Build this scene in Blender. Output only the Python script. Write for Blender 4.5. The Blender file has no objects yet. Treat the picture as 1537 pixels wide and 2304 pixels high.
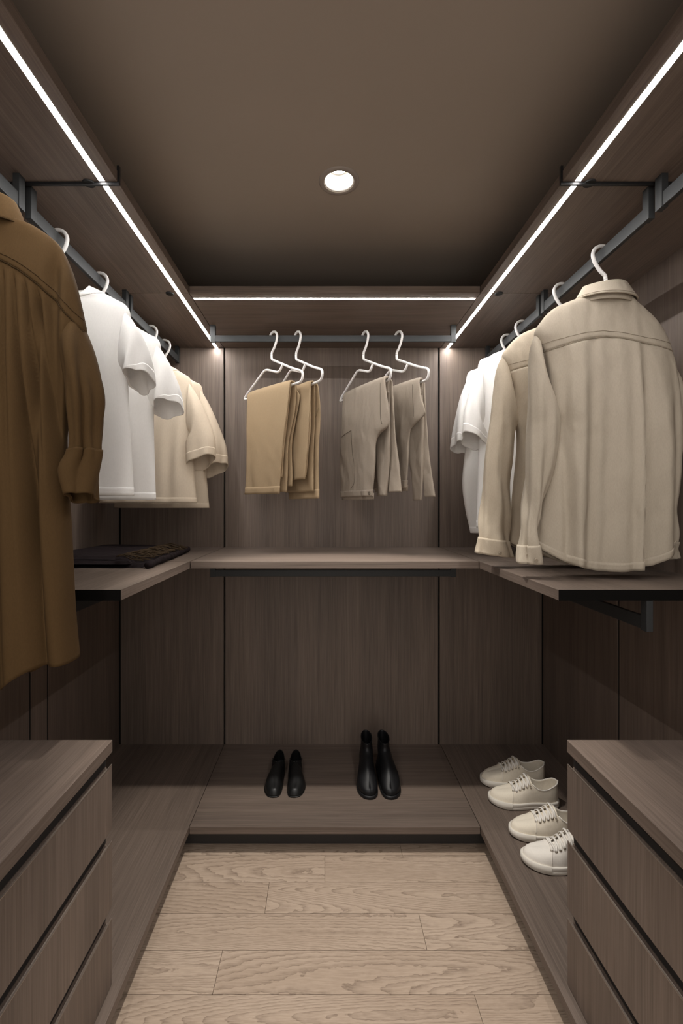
import bpy, bmesh, math, random
import numpy as np
from mathutils import Vector

# ------------------------------------------------------------------ camera, world, exposure
H = 1.295                      # eye height; heights below are given relative to the eye and lifted by H
S = bpy.context.scene
COL = S.collection
S.view_settings.view_transform = 'Standard'
S.view_settings.look = 'None'
S.view_settings.exposure = 0.0
S.view_settings.gamma = 1.0
S.view_settings.use_curve_mapping = False
cam_d = bpy.data.cameras.new('camera')
cam_d.sensor_fit = 'VERTICAL'
cam_d.sensor_height = 36.0
cam_d.lens = 16.0
cam_d.shift_x = 37.5 / 2304.0
cam_d.shift_y = -14.0 / 2304.0
cam_d.clip_start = 0.02
cam = bpy.data.objects.new('camera', cam_d)
cam.location = (0, 0, H)
cam.rotation_euler = (math.pi / 2, 0, 0)
COL.objects.link(cam)
S.camera = cam
W = bpy.data.worlds.new('world')
W.use_nodes = True
W.node_tree.nodes['Background'].inputs[0].default_value = (1.0, 0.93, 0.86, 1)
W.node_tree.nodes['Background'].inputs[1].default_value = 1.5   # the lit room beyond the open front of the closet
S.world = W
S.cycles.max_bounces = 10
S.cycles.diffuse_bounces = 6
S.cycles.use_denoising = True
S.cycles.sample_clamp_indirect = 6.0
LED_POWER = 97.0               # radiance of the LED strips
SPOT_POWER = 100.0             # watts of the downlight
LED_COL = (1.0, 0.972, 0.945)
SPOT_COL = (1.0, 0.95, 0.88)

# ------------------------------------------------------------------ materials
def new_mat(name):
    m = bpy.data.materials.new(name)
    m.use_nodes = True
    nt = m.node_tree
    return m, nt, nt.nodes['Principled BSDF']

def lin(c):
    return tuple((x / 12.92 if x <= 0.04045 else ((x + 0.055) / 1.055) ** 2.4) for x in c)

def plain(name, col, rough=0.5, metal=0.0, spec=0.5):
    m, nt, b = new_mat(name)
    b.inputs['Base Color'].default_value = (*col, 1)
    b.inputs['Roughness'].default_value = rough
    b.inputs['Metallic'].default_value = metal
    b.inputs['Specular IOR Level'].default_value = spec
    return m

def link(nt, a, b):
    nt.links.new(a, b)

def ramp(nt, stops):
    r = nt.nodes.new('ShaderNodeValToRGB')
    e = r.color_ramp.elements
    while len(e) < len(stops):
        e.new(0.5)
    for k, (p, c) in enumerate(stops):
        e[k].position = p
        e[k].color = (*c, 1)
    return r

def mapped(nt, scale, kind='Object', rnd=0.0):
    tc = nt.nodes.new('ShaderNodeTexCoord')
    mp = nt.nodes.new('ShaderNodeMapping')
    mp.inputs['Scale'].default_value = scale
    if rnd:
        oi = nt.nodes.new('ShaderNodeObjectInfo')
        ml = nt.nodes.new('ShaderNodeMath'); ml.operation = 'MULTIPLY'; ml.inputs[1].default_value = rnd
        ad = nt.nodes.new('ShaderNodeVectorMath'); ad.operation = 'ADD'
        link(nt, oi.outputs['Random'], ml.inputs[0])
        link(nt, tc.outputs[kind], ad.inputs[0])
        link(nt, ml.outputs[0], ad.inputs[1])
        link(nt, ad.outputs[0], mp.inputs['Vector'])
    else:
        link(nt, tc.outputs[kind], mp.inputs['Vector'])
    return mp

def noise(nt, vec, scale, detail=4, rough=0.55, dist=0.0):
    n = nt.nodes.new('ShaderNodeTexNoise')
    n.inputs['Scale'].default_value = scale
    n.inputs['Detail'].default_value = detail
    n.inputs['Roughness'].default_value = rough
    n.inputs['Distortion'].default_value = dist
    link(nt, vec.outputs[0], n.inputs['Vector'])
    return n

def mixc(nt, fac, a, b, mode='MIX'):
    x = nt.nodes.new('ShaderNodeMix')
    x.data_type = 'RGBA'
    x.blend_type = mode
    for sock, v in ((x.inputs[0], fac), (x.inputs[6], a), (x.inputs[7], b)):
        if isinstance(v, (int, float)):
            sock.default_value = v
        elif isinstance(v, tuple):
            sock.default_value = (*v, 1)
        else:
            link(nt, v, sock)
    return x.outputs[2]

def bump(nt, b, h, strength, dist=0.001):
    bp = nt.nodes.new('ShaderNodeBump')
    bp.inputs['Strength'].default_value = strength
    bp.inputs['Distance'].default_value = dist
    link(nt, h, bp.inputs['Height'])
    link(nt, bp.outputs[0], b.inputs['Normal'])

WOOD_D, WOOD_M, WOOD_L = (0.104, 0.079, 0.063), (0.160, 0.122, 0.099), (0.245, 0.192, 0.159)

def dark_wood(axis):
    """brown-grey laminate, fine straight grain along one axis (0=x 1=y 2=z)"""
    m, nt, b = new_mat('dark_oak_laminate_' + 'xyz'[axis])
    s1 = [330.0] * 3; s1[axis] = 5.0
    s2 = [60.0] * 3; s2[axis] = 1.2
    s3 = [9.0] * 3; s3[axis] = 0.7
    n1 = noise(nt, mapped(nt, s1, rnd=7.3), 1.0, 3, 0.6)
    n2 = noise(nt, mapped(nt, s2, rnd=7.3), 1.0, 5, 0.6, 0.4)
    n3 = noise(nt, mapped(nt, s3, rnd=7.3), 1.0, 3, 0.5)
    r1 = ramp(nt, [(0.30, WOOD_D), (0.5, WOOD_M), (0.74, WOOD_L)])
    r2 = ramp(nt, [(0.30, WOOD_D), (0.52, WOOD_M), (0.75, (0.205, 0.158, 0.129))])
    r3 = ramp(nt, [(0.3, (0.84, 0.84, 0.85)), (0.7, (1.12, 1.11, 1.10))])
    link(nt, n1.outputs[0], r1.inputs[0]); link(nt, n2.outputs[0], r2.inputs[0]); link(nt, n3.outputs[0], r3.inputs[0])
    c = mixc(nt, 0.5, r1.outputs[0], r2.outputs[0])
    c = mixc(nt, 1.0, c, r3.outputs[0], 'MULTIPLY')
    link(nt, c, b.inputs['Base Color'])
    b.inputs['Roughness'].default_value = 0.52
    b.inputs['Specular IOR Level'].default_value = 0.35
    bump(nt, b, n1.outputs[0], 0.25, 0.0006)
    return m

WX, WY, WZ = dark_wood(0), dark_wood(1), dark_wood(2)

def oak_floor():
    m, nt, b = new_mat('limed_oak_plank')
    mp = mapped(nt, (0.42, 6.0, 1.0), rnd=61.0)
    n = noise(nt, mp, 1.0, 1.2, 0.35, 0.25)
    fine = noise(nt, mapped(nt, (26, 520, 1), rnd=61.0), 1.0, 3, 0.65)
    wig = noise(nt, mapped(nt, (34, 60, 1), rnd=61.0), 1.0, 2, 0.5)
    def math_(op, a, v):
        x = nt.nodes.new('ShaderNodeMath'); x.operation = op
        link(nt, a, x.inputs[0])
        if isinstance(v, (int, float)):
            x.inputs[1].default_value = v
        else:
            link(nt, v, x.inputs[1])
        return x.outputs[0]
    v = math_('MULTIPLY', n.outputs[0], 66.0)
    v = math_('ADD', v, math_('MULTIPLY', wig.outputs[0], 1.0))
    fr = math_('FRACT', v, 0.0)
    line = ramp(nt, [(0.0, (0.85, 0.85, 0.85)), (0.12, (0.5, 0.5, 0.5)), (0.5, (0.08, 0.08, 0.08)), (0.93, (0.0, 0.0, 0.0)), (1.0, (0.85, 0.85, 0.85))])
    link(nt, fr, line.inputs[0])
    pores = ramp(nt, [(0.40, (0.0, 0.0, 0.0)), (0.62, (1, 1, 1))])
    link(nt, fine.outputs[0], pores.inputs[0])
    lf = math_('MULTIPLY', line.outputs[0], math_('ADD', math_('MULTIPLY', pores.outputs[0], 0.6), 0.4))
    tone = noise(nt, mapped(nt, (1.2, 5, 1), rnd=23.0), 1.0, 2, 0.5)
    base = ramp(nt, [(0.3, (0.420, 0.318, 0.238)), (0.7, (0.505, 0.394, 0.304))])
    link(nt, tone.outputs[0], base.inputs[0])
    c = mixc(nt, lf, base.outputs[0], (0.135, 0.094, 0.068))
    pf = math_('MULTIPLY', pores.outputs[0], 0.34)
    c = mixc(nt, pf, c, (0.27, 0.195, 0.14))
    link(nt, c, b.inputs['Base Color'])
    b.inputs['Roughness'].default_value = 0.62
    b.inputs['Specular IOR Level'].default_value = 0.3
    bump(nt, b, lf, -0.25, 0.0008)
    return m

def paint(name, col):
    m, nt, b = new_mat(name)
    n = noise(nt, mapped(nt, (1, 1, 1)), 260.0, 2)
    n2 = noise(nt, mapped(nt, (1, 1, 1)), 1.4, 2)
    r = ramp(nt, [(0.3, tuple(x * 0.96 for x in col)), (0.7, tuple(x * 1.04 for x in col))])
    link(nt, n2.outputs[0], r.inputs[0]); link(nt, r.outputs[0], b.inputs['Base Color'])
    b.inputs['Roughness'].default_value = 0.9
    b.inputs['Specular IOR Level'].default_value = 0.15
    bump(nt, b, n.outputs[0], 0.08, 0.0004)
    return m

def fabric(name, col, var=0.10, weave=900.0, wrinkle=0.35, wscale=16.0, rough=0.92, sheen=0.0, stretch=(1, 1, 0.55)):
    m, nt, b = new_mat(name)
    w = noise(nt, mapped(nt, (1, 1, 1)), weave, 1)
    sl = noise(nt, mapped(nt, (1, 1, 0.25)), weave * 0.5, 3)
    wr = noise(nt, mapped(nt, stretch, rnd=9.0), wscale, 2, 0.5, 0.25)
    r = ramp(nt, [(0.3, tuple(x * (1 - var) for x in col)), (0.7, tuple(min(0.98, x * (1 + var)) for x in col))])
    link(nt, sl.outputs[0], r.inputs[0]); link(nt, r.outputs[0], b.inputs['Base Color'])
    b.inputs['Roughness'].default_value = rough
    b.inputs['Specular IOR Level'].default_value = 0.15
    b.inputs['Sheen Weight'].default_value = sheen
    b1 = nt.nodes.new('ShaderNodeBump'); b1.inputs['Strength'].default_value = wrinkle; b1.inputs['Distance'].default_value = 0.012
    link(nt, wr.outputs[0], b1.inputs['Height'])
    b2 = nt.nodes.new('ShaderNodeBump'); b2.inputs['Strength'].default_value = 0.22; b2.inputs['Distance'].default_value = 0.0006
    link(nt, w.outputs[0], b2.inputs['Height']); link(nt, b1.outputs[0], b2.inputs['Normal'])
    link(nt, b2.outputs[0], b.inputs['Normal'])
    return m

def emit(name, col, power):
    m, nt, b = new_mat(name)
    b.inputs['Base Color'].default_value = (0.8, 0.8, 0.8, 1)
    b.inputs['Emission Color'].default_value = (*col, 1)
    b.inputs['Emission Strength'].default_value = power
    return m

M = {
    'floor': oak_floor(),
    'ceiling': paint('taupe_ceiling_paint', (0.40, 0.338, 0.282)),
    'void': plain('dark_backing', (0.010, 0.008, 0.007), 0.9),
    'channel': plain('dark_recess', (0.030, 0.026, 0.024), 0.6),
    'black': plain('black_metal', (0.012, 0.012, 0.013), 0.5, 0.2),
    'rod': plain('anthracite_metal', (0.034, 0.036, 0.037), 0.5, 0.1, 0.35),
    'edge': plain('black_edge_band', (0.004, 0.0036, 0.0033), 0.85, 0.0, 0.1),
    'lip': plain('bronze_metal_lip', (0.30, 0.25, 0.21), 0.35, 0.6),
    'hanger': plain('white_coated_wire', (0.78, 0.76, 0.74), 0.35),
    'steel': plain('steel', (0.45, 0.43, 0.40), 0.3, 0.9),
    'lens': plain('smoked_sensor', (0.02, 0.02, 0.02), 0.7, 0.0, 0.2),
    'reflector': plain('white_reflector', (0.88, 0.86, 0.83), 0.4),
    'trim': plain('taupe_trim_ring', (0.36, 0.31, 0.27), 0.6),
    'led': emit('led_diffuser', LED_COL, LED_POWER),
    'lamp': emit('downlight_lamp', SPOT_COL, 60.0),
    'brown': fabric('brown_twill', (0.078, 0.045, 0.018), 0.06, 1100, 0.55, 9),
    'brown_dk': fabric('brown_twill_seam', (0.040, 0.023, 0.009), 0.10, 1100, 0.1, 11),
    'white': fabric('white_jersey', (0.83, 0.815, 0.79), 0.02, 900, 0.30, 9),
    'white2': fabric('white_jersey_seam', (0.70, 0.685, 0.665), 0.03, 900, 0.1, 9),
    'cream': fabric('cream_jersey', (0.56, 0.475, 0.37), 0.04, 700, 0.30, 10),
    'denim': fabric('ecru_denim', (0.44, 0.382, 0.305), 0.05, 1100, 1.0, 14),
    'denim2': fabric('ecru_denim_warm', (0.47, 0.40, 0.31), 0.05, 1100, 1.0, 14),
    'denim_dk': fabric('ecru_denim_seam', (0.30, 0.25, 0.19), 0.09, 800, 0.1, 15),
    'khaki': fabric('khaki_twill', (0.37, 0.272, 0.168), 0.04, 1000, 0.55, 11),
    'khaki_dk': fabric('khaki_twill_seam', (0.25, 0.18, 0.105), 0.05, 1000, 0.1, 14),
    'taupe': fabric('taupe_denim', (0.335, 0.283, 0.230), 0.05, 1100, 1.1, 17),
    'taupe_dk': fabric('taupe_denim_seam', (0.14, 0.115, 0.09), 0.07, 900, 0.1, 18),
    'wool': fabric('dark_plum_wool', (0.017, 0.0115, 0.0125), 0.25, 500, 0.5, 25),
    'fringe': fabric('brown_wool_fringe', (0.055, 0.036, 0.020), 0.3, 500, 0.2, 25),
    'leather': plain('black_leather', (0.008, 0.008, 0.008), 0.44, 0.0, 0.4),
    'boot_leather': plain('black_boot_leather', (0.008, 0.008, 0.009), 0.46, 0.0, 0.35),
    'lining': plain('black_lining', (0.006, 0.005, 0.005), 0.9),
    'canvas': fabric('cream_canvas', (0.84, 0.765, 0.64), 0.04, 900, 0.15, 22),
    'canvas_lt': fabric('white_canvas', (0.87, 0.82, 0.75), 0.03, 900, 0.15, 22),
    'rubber': plain('white_rubber', (0.80, 0.755, 0.68), 0.6),
    'lace': fabric('white_lace_cotton', (0.86, 0.82, 0.76), 0.03, 900, 0.05, 22),
    'insole': plain('grey_lining', (0.45, 0.43, 0.41), 0.9),
    'brass': plain('nickel_eyelet', (0.42, 0.36, 0.28), 0.3, 0.9),
}
def toe_rubber():
    m, nt, b = new_mat('dimpled_white_rubber')
    b.inputs['Base Color'].default_value = (0.76, 0.715, 0.64, 1)
    b.inputs['Roughness'].default_value = 0.6
    v = nt.nodes.new('ShaderNodeTexVoronoi'); v.inputs['Scale'].default_value = 330.0
    tc = nt.nodes.new('ShaderNodeTexCoord'); link(nt, tc.outputs['Object'], v.inputs['Vector'])
    bump(nt, b, v.outputs['Distance'], -0.8, 0.0014)
    return m
M['toe'] = toe_rubber()

# ------------------------------------------------------------------ object helpers
def empty(name, loc, label=None, cat=None, group=None, rz=0.0):
    o = bpy.data.objects.new(name, None)
    o.empty_display_size = 0.05
    o.location = (loc[0], loc[1], loc[2] + H)
    o.rotation_euler = (0, 0, rz)
    COL.objects.link(o)
    tag(o, label, cat, group)
    return o

def tag(o, label=None, cat=None, group=None, kind=None):
    if label: o['label'] = label
    if cat: o['category'] = cat
    if group: o['group'] = group
    if kind: o['kind'] = kind
    return o

def root_of(p):
    """scene-space translation (eye-relative) of an unrotated parent chain"""
    v = Vector((0, 0, 0))
    while p is not None:
        v += Vector(p.location)
        p = p.parent
    return v

def mesh_obj(name, V, F, mat, parent=None, local=False, smooth=False, mats=None):
    """V eye-relative scene coordinates; with local=True already in the parent's own frame"""
    V = np.asarray(V, float).reshape(-1, 3)
    if not local:
        V = V + np.array([0, 0, H])
    if parent is not None and not local:
        r = root_of(parent)
        V = V - np.array(r)
    loc = (0, 0, 0)
    if parent is None:
        c = (V.min(0) + V.max(0)) / 2
        c[2] = V[:, 2].min()
        V = V - c
        loc = c
    me = bpy.data.meshes.new(name)
    me.from_pydata(V.tolist(), [], [list(map(int, f)) for f in F])
    me.materials.append(mat)
    if mats:
        for x in mats: me.materials.append(x)
    me.update()
    if smooth:
        me.polygons.foreach_set('use_smooth', [True] * len(me.polygons))
    o = bpy.data.objects.new(name, me)
    o.location = loc
    o.parent = parent
    COL.objects.link(o)
    return o

def fix_normals(o):
    bm = bmesh.new(); bm.from_mesh(o.data)
    bmesh.ops.recalc_face_normals(bm, faces=bm.faces)
    bm.to_mesh(o.data); bm.free()
    return o

BOXF = [(0, 3, 2, 1), (4, 5, 6, 7), (0, 1, 5, 4), (1, 2, 6, 5), (2, 3, 7, 6), (3, 0, 4, 7)]
def box(name, x0, x1, y0, y1, z0, z1, mat, parent=None, bev=0.0, local=False):
    V = [(x0, y0, z0), (x1, y0, z0), (x1, y1, z0), (x0, y1, z0), (x0, y0, z1), (x1, y0, z1), (x1, y1, z1), (x0, y1, z1)]
    o = mesh_obj(name, V, BOXF, mat, parent, local)
    if bev:
        bm = bmesh.new(); bm.from_mesh(o.data)
        bmesh.ops.bevel(bm, geom=bm.edges[:], offset=bev, segments=2, affect='EDGES', profile=0.6)
        bm.to_mesh(o.data); bm.free()
    return o

def prism(name, poly, axis, a0, a1, mat, parent=None, bev=0.0, local=False):
    """extrude a 2-D polygon along axis; poly in the two other axes in xyz order"""
    n = len(poly); V = []
    for a in (a0, a1):
        for p in poly:
            q = list(p); q.insert(axis, a); V.append(q)
    F = [list(range(n))[::-1], list(range(n, 2 * n))] + [(i, (i + 1) % n, n + (i + 1) % n, n + i) for i in range(n)]
    o = fix_normals(mesh_obj(name, V, F, mat, parent, local))
    return o

def cr(P, n, closed=False):
    """Catmull-Rom through P sampled at n even arc steps"""
    P = np.asarray(P, float)
    if closed:
        Q = np.vstack([P[-1], P, P[0], P[1]])
        m = len(P)
    else:
        Q = np.vstack([2 * P[0] - P[1], P, 2 * P[-1] - P[-2]])
        m = len(P) - 1
    K = 24
    out = []
    for i in range(m):
        p0, p1, p2, p3 = Q[i:i + 4]
        for t in np.linspace(0, 1, K, endpoint=False):
            out.append(0.5 * ((2 * p1) + (-p0 + p2) * t + (2 * p0 - 5 * p1 + 4 * p2 - p3) * t * t + (-p0 + 3 * p1 - 3 * p2 + p3) * t ** 3))
    if not closed:
        out.append(P[-1])
    else:
        out.append(out[0])
    out = np.array(out)
    d = np.r_[0, np.cumsum(np.linalg.norm(np.diff(out, axis=0), axis=1))]
    u = np.linspace(0, d[-1], n, endpoint=not closed)
    return np.stack([np.interp(u, d, out[:, j]) for j in range(out.shape[1])], 1)

def fillet(path, r, k=6):
    P = [np.asarray(p, float) for p in path]
    out = [P[0]]
    for i in range(1, len(P) - 1):
        a, b, c = P[i - 1], P[i], P[i + 1]
        u = (a - b); v = (c - b)
        la, lc = np.linalg.norm(u), np.linalg.norm(v)
        q = min(r, la * 0.48, lc * 0.48)
        s, e = b + u / la * q, b + v / lc * q
        for t in np.linspace(0, 1, k):
            out.append((1 - t) ** 2 * s + 2 * t * (1 - t) * b + t * t * e)
    out.append(P[-1])
    return np.array(out)

def tube_vf(path, r, ns=10, cap=True, flat=1.0, upv=None):
    P = np.asarray(path, float)
    n = len(P)
    T = np.gradient(P, axis=0)
    T /= np.linalg.norm(T, axis=1)[:, None] + 1e-12
    up = np.array(upv if upv is not None else ([0, 1, 0] if abs(T[0][1]) < 0.9 else [1, 0, 0]), float)
    V = []
    R = np.broadcast_to(np.asarray(r, float), (n,))
    for i in range(n):
        s = np.cross(T[i], up); s /= np.linalg.norm(s) + 1e-12
        up2 = np.cross(s, T[i])
        if upv is None:
            up = up2
        for a in np.linspace(0, 2 * math.pi, ns, endpoint=False):
            V.append(P[i] + R[i] * (math.cos(a) * s + flat * math.sin(a) * up2))
    F = []
    for i in range(n - 1):
        for j in range(ns):
            F.append((i * ns + j, i * ns + (j + 1) % ns, (i + 1) * ns + (j + 1) % ns, (i + 1) * ns + j))
    if cap:
        F.append(list(range(ns))[::-1]); F.append([(n - 1) * ns + j for j in range(ns)])
    return np.array(V), F

def tube(name, path, r, mat, parent=None, ns=10, local=False, flat=1.0, upv=None):
    V, F = tube_vf(path, r, ns, True, flat, upv)
    return fix_normals(mesh_obj(name, V, F, mat, parent, local, smooth=True))

def grid_faces(nr, ns, closed=True):
    F = []
    for i in range(nr - 1):
        for j in range(ns if closed else ns - 1):
            F.append((i * ns + j, i * ns + (j + 1) % ns, (i + 1) * ns + (j + 1) % ns, (i + 1) * ns + j))
    return F

def grid_obj(name, V, mat, parent, closed=True, thick=0.0, local=False, off=-1.0):
    nr, ns = V.shape[:2]
    o = mesh_obj(name, V, grid_faces(nr, ns, closed), mat, parent, local, smooth=True)
    fix_normals(o)
    if thick:
        s = o.modifiers.new('thickness', 'SOLIDIFY')
        s.thickness = thick; s.offset = off
    return o

def sstep(x, a, b):
    t = np.clip((np.asarray(x, float) - a) / (b - a), 0, 1)
    return t * t * (3 - 2 * t)

def wob(u, v, seed, fu, fv, n=5):
    """smooth pseudo-noise from a few sines"""
    r = random.Random(seed)
    s = 0
    for _ in range(n):
        s = s + np.sin(u * fu * r.uniform(0.5, 1.6) + v * fv * r.uniform(-1.3, 1.3) + r.uniform(0, 6.28)) * r.uniform(0.5, 1)
    return s / n

# ------------------------------------------------------------------ measures of the room
XL, XR, YB = -1.029, 1.091, 2.276
YF = -1.00                               # wall behind the viewer
PLAT, FLOOR, TOPU, CEIL = -1.193, -H, 0.789, 1.000
TH = 0.027
XIL, XIR = -0.504, 0.578                 # inner edges of the side shelves and platforms
YS1, YS2 = 1.112, 1.690                  # bay seams on the side walls
RL, RR, RB = -0.732, 0.806, 1.993        # hanging rails

# ------------------------------------------------------------------ setting: floor, ceiling, walls
fl = box('floor', XL - 0.1, XR + 0.1, YF - 0.1, YB + 0.1, FLOOR - 0.05, FLOOR - 0.009, M['void'])
tag(fl, kind='structure')
rowsY = [1.2055 - 0.12 * i for i in range(0, 20)][::-1]
seams = {1.686: 0.287, 1.5656: 0.0, 1.4457: -0.191, 1.3258: 0.298, 1.2055: -0.298, 1.0855: 0.396}
y = 1.806
row = 0
rnd = random.Random(4)
while y > YF:
    y0 = y - 0.12
    sx = [v for k, v in seams.items() if abs(k - y0) < 0.01]
    sx = sx[0] if sx else rnd.uniform(-0.5, 0.5)
    x = sx - 1.22 * 2
    while x < XR + 0.0:
        a, b = max(x, XL), min(x + 1.22, XR)
        if b - a > 0.02:
            o = box('plank', a + 0.0005, b - 0.0005, y0 + 0.0006, y - 0.0006, FLOOR - 0.009, FLOOR, M['floor'], fl, bev=0.0007)
        x += 1.22
    y = y0
    row += 1
# ceiling slab with a round hole for the downlight
SPX, SPY, SPR = 0.0437, 1.402, 0.0455
def ceiling_with_hole(holes):
    bm = bmesh.new()
    rect = [(XL - 0.1, YF - 0.1), (XR + 0.1, YF - 0.1), (XR + 0.1, YB + 0.1), (XL - 0.1, YB + 0.1)]
    edges = []
    def loop(pts):
        vs = [bm.verts.new((p[0], p[1], CEIL + H)) for p in pts]
        for i in range(len(vs)):
            edges.append(bm.edges.new((vs[i], vs[(i + 1) % len(vs)])))
    loop(rect)
    for (hx, hy) in holes:
        loop([(hx + SPR * math.cos(a), hy + SPR * math.sin(a)) for a in np.linspace(0, 2 * math.pi, 40, endpoint=False)])
    bmesh.ops.triangle_fill(bm, use_beauty=True, edges=edges)
    me = bpy.data.meshes.new('ceiling'); bm.to_mesh(me); bm.free()
    me.materials.append(M['ceiling'])
    o = bpy.data.objects.new('ceiling', me); COL.objects.link(o)
    return o
SPOTS = [(SPX, SPY)]
tag(ceiling_with_hole(SPOTS), kind='structure')
box('ceiling_slab', XL - 0.1, XR + 0.1, YF - 0.1, YB + 0.1, CEIL + 0.12, CEIL + 0.16, M['void'], parent=bpy.data.objects['ceiling'])

G = 0.0045  # half of a panel joint
def wall(name, mat, slab, panels, joints=()):
    w = box(name, *slab, M['void'])
    tag(w, kind='structure')
    for p in panels:
        box('panel', *p, WZ, w, bev=0.0008)
    for j in joints:
        box('gap_shade_strip', *j, M['void'], w)  # dark filler added in each open panel gap, standing in for its shade
    return w
Z0, Z1 = FLOOR, CEIL
PT = 0.018
wall('wall_back', WZ, (XL - 0.1, XR + 0.1, YB + PT, YB + 0.1, Z0, Z1), [
    (XL + 0.008, -0.502 - G, YB, YB + PT, Z0, Z1), (-0.502 + G, 0.571 - G, YB, YB + PT, Z0, Z1), (0.571 + G, XR - 0.006, YB, YB + PT, Z0, Z1)])
wall('wall_left', WZ, (XL - 0.1, XL - PT, YF - 0.1, YB + 0.02, Z0, Z1), [
    (XL - PT, XL, YF, YS1 - G, Z0, Z1), (XL - PT, XL, YS1 + G, 1.589 - G, Z0, Z1), (XL - PT, XL, 1.589 + G, YS2 - G, Z0, Z1), (XL - PT, XL, YS2 + G, YB, Z0, Z1)],
    [(XL - PT, XL - 0.0015, yy - G, yy + G, Z0, Z1) for yy in (YS1, 1.589, YS2)])
wall('wall_right', WZ, (XR + PT, XR + 0.1, YF - 0.1, YB + 0.02, Z0, Z1), [
    (XR, XR + PT, YF, YS1 - G, Z0, Z1), (XR, XR + PT, YS1 + G, YS2 - G, Z0, Z1), (XR, XR + PT, YS2 + G, YB, Z0, Z1)],
    [(XR + 0.0015, XR + PT, yy - G, yy + G, Z0, Z1) for yy in (YS1, YS2)])
RC = 0.055   # toe-kick recess
tag(box('baseboard_back', XIL - RC, XIR + RC, 1.690 + RC, 1.690 + RC + 0.016, FLOOR, PLAT - TH, M['channel']), kind='structure')
tag(box('baseboard_left', XIL - RC - 0.016, XIL - RC, YF, 1.690 + RC, FLOOR, PLAT - TH, M['channel']), kind='structure')
tag(box('baseboard_right', XIR + RC, XIR + RC + 0.016, YF, 1.690 + RC, FLOOR, PLAT - TH, M['channel']), kind='structure')

# ------------------------------------------------------------------ raised shoe platform (three boards)
def board(name, x0, x1, y0, y1, z1, mat, label, cat, group, bev=0.0012, th=TH):
    o = box(name, x0, x1, y0, y1, z1 - th, z1, mat, None, bev)
    return tag(o, label, cat, group)
g = 0.0012
board('platform_board', XIL + g, XIR - g, YS2, YB, PLAT, WX, 'low platform board along the back wall carrying the black shoes', 'platform', 'low shoe platform boards')
board('platform_board', XL, XIL - g, YF, YB, PLAT, WY, 'low platform board running along the left wall under the left drawer chest', 'platform', 'low shoe platform boards')
board('platform_board', XIR + g, XR, YF, YB, PLAT, WY, 'low platform board along the right wall carrying the white sneakers', 'platform', 'low shoe platform boards')

# ------------------------------------------------------------------ shelves
MID = -0.208
GM = 'mid-height shelves'
YM = 1.704
def shelf(x0, x1, y0, y1, z1, mat, label, group, end_cap=False, bottom=False):
    o = board('shelf', x0, x1, y0, y1, z1, mat, label, 'shelf', group)
    if end_cap:
        box('edge_band', x0, x1, y0 - 0.0012, y0, z1 - TH, z1, M['edge'], o)
    return o
shelf(XIL + 0.0015, XIR - 0.0015, YM, YB, MID, WX, 'mid-height back shelf below the hanging trousers', GM)
shelf(XL, XIL - 0.0015, YM + 0.0015, YB, MID, WY, 'mid-height corner shelf in the back left corner beyond the scarf', GM)
shelf(XIR + 0.0015, XR, YM + 0.0015, YB, MID, WY, 'mid-height corner shelf in the back right corner', GM)
shelf(XL, XIL - 0.0015, 1.128, YM - 0.0015, MID, WY, 'mid-height left wall shelf under the folded dark scarf, black front end', GM, True)
shelf(XIR + 0.0015, XR, 1.128, YM - 0.0015, MID, WY, 'mid-height right wall shelf under the two cream shirts, black front end', GM, True)
GT = 'top shelves under the ceiling'
ZT = TOPU + TH
LW = 0.013  # led channel width
def led(x0, x1, y0, y1, label, parent=None):
    """recessed strip: slim aluminium channel with a glowing diffuser"""
    t = empty('led_strip', ((x0 + x1) / 2, (y0 + y1) / 2, TOPU - 0.004), label, 'light', 'LED strips under the top shelves')
    box('diffuser', x0, x1, y0, y1, TOPU - 0.0010, TOPU - 0.0003, M['led'], t)
    e = 0.0018
    if x1 - x0 < y1 - y0:
        box('channel', x0 - e, x0, y0, y1, TOPU - 0.0007, TOPU - 0.0002, M['steel'], t)
        box('channel', x1, x1 + e, y0, y1, TOPU - 0.0007, TOPU - 0.0002, M['steel'], t)
    else:
        box('channel', x0, x1, y0 - e, y0, TOPU - 0.0007, TOPU - 0.0002, M['steel'], t)
        box('channel', x0, x1, y1, y1 + e, TOPU - 0.0007, TOPU - 0.0002, M['steel'], t)
    return t
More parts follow.
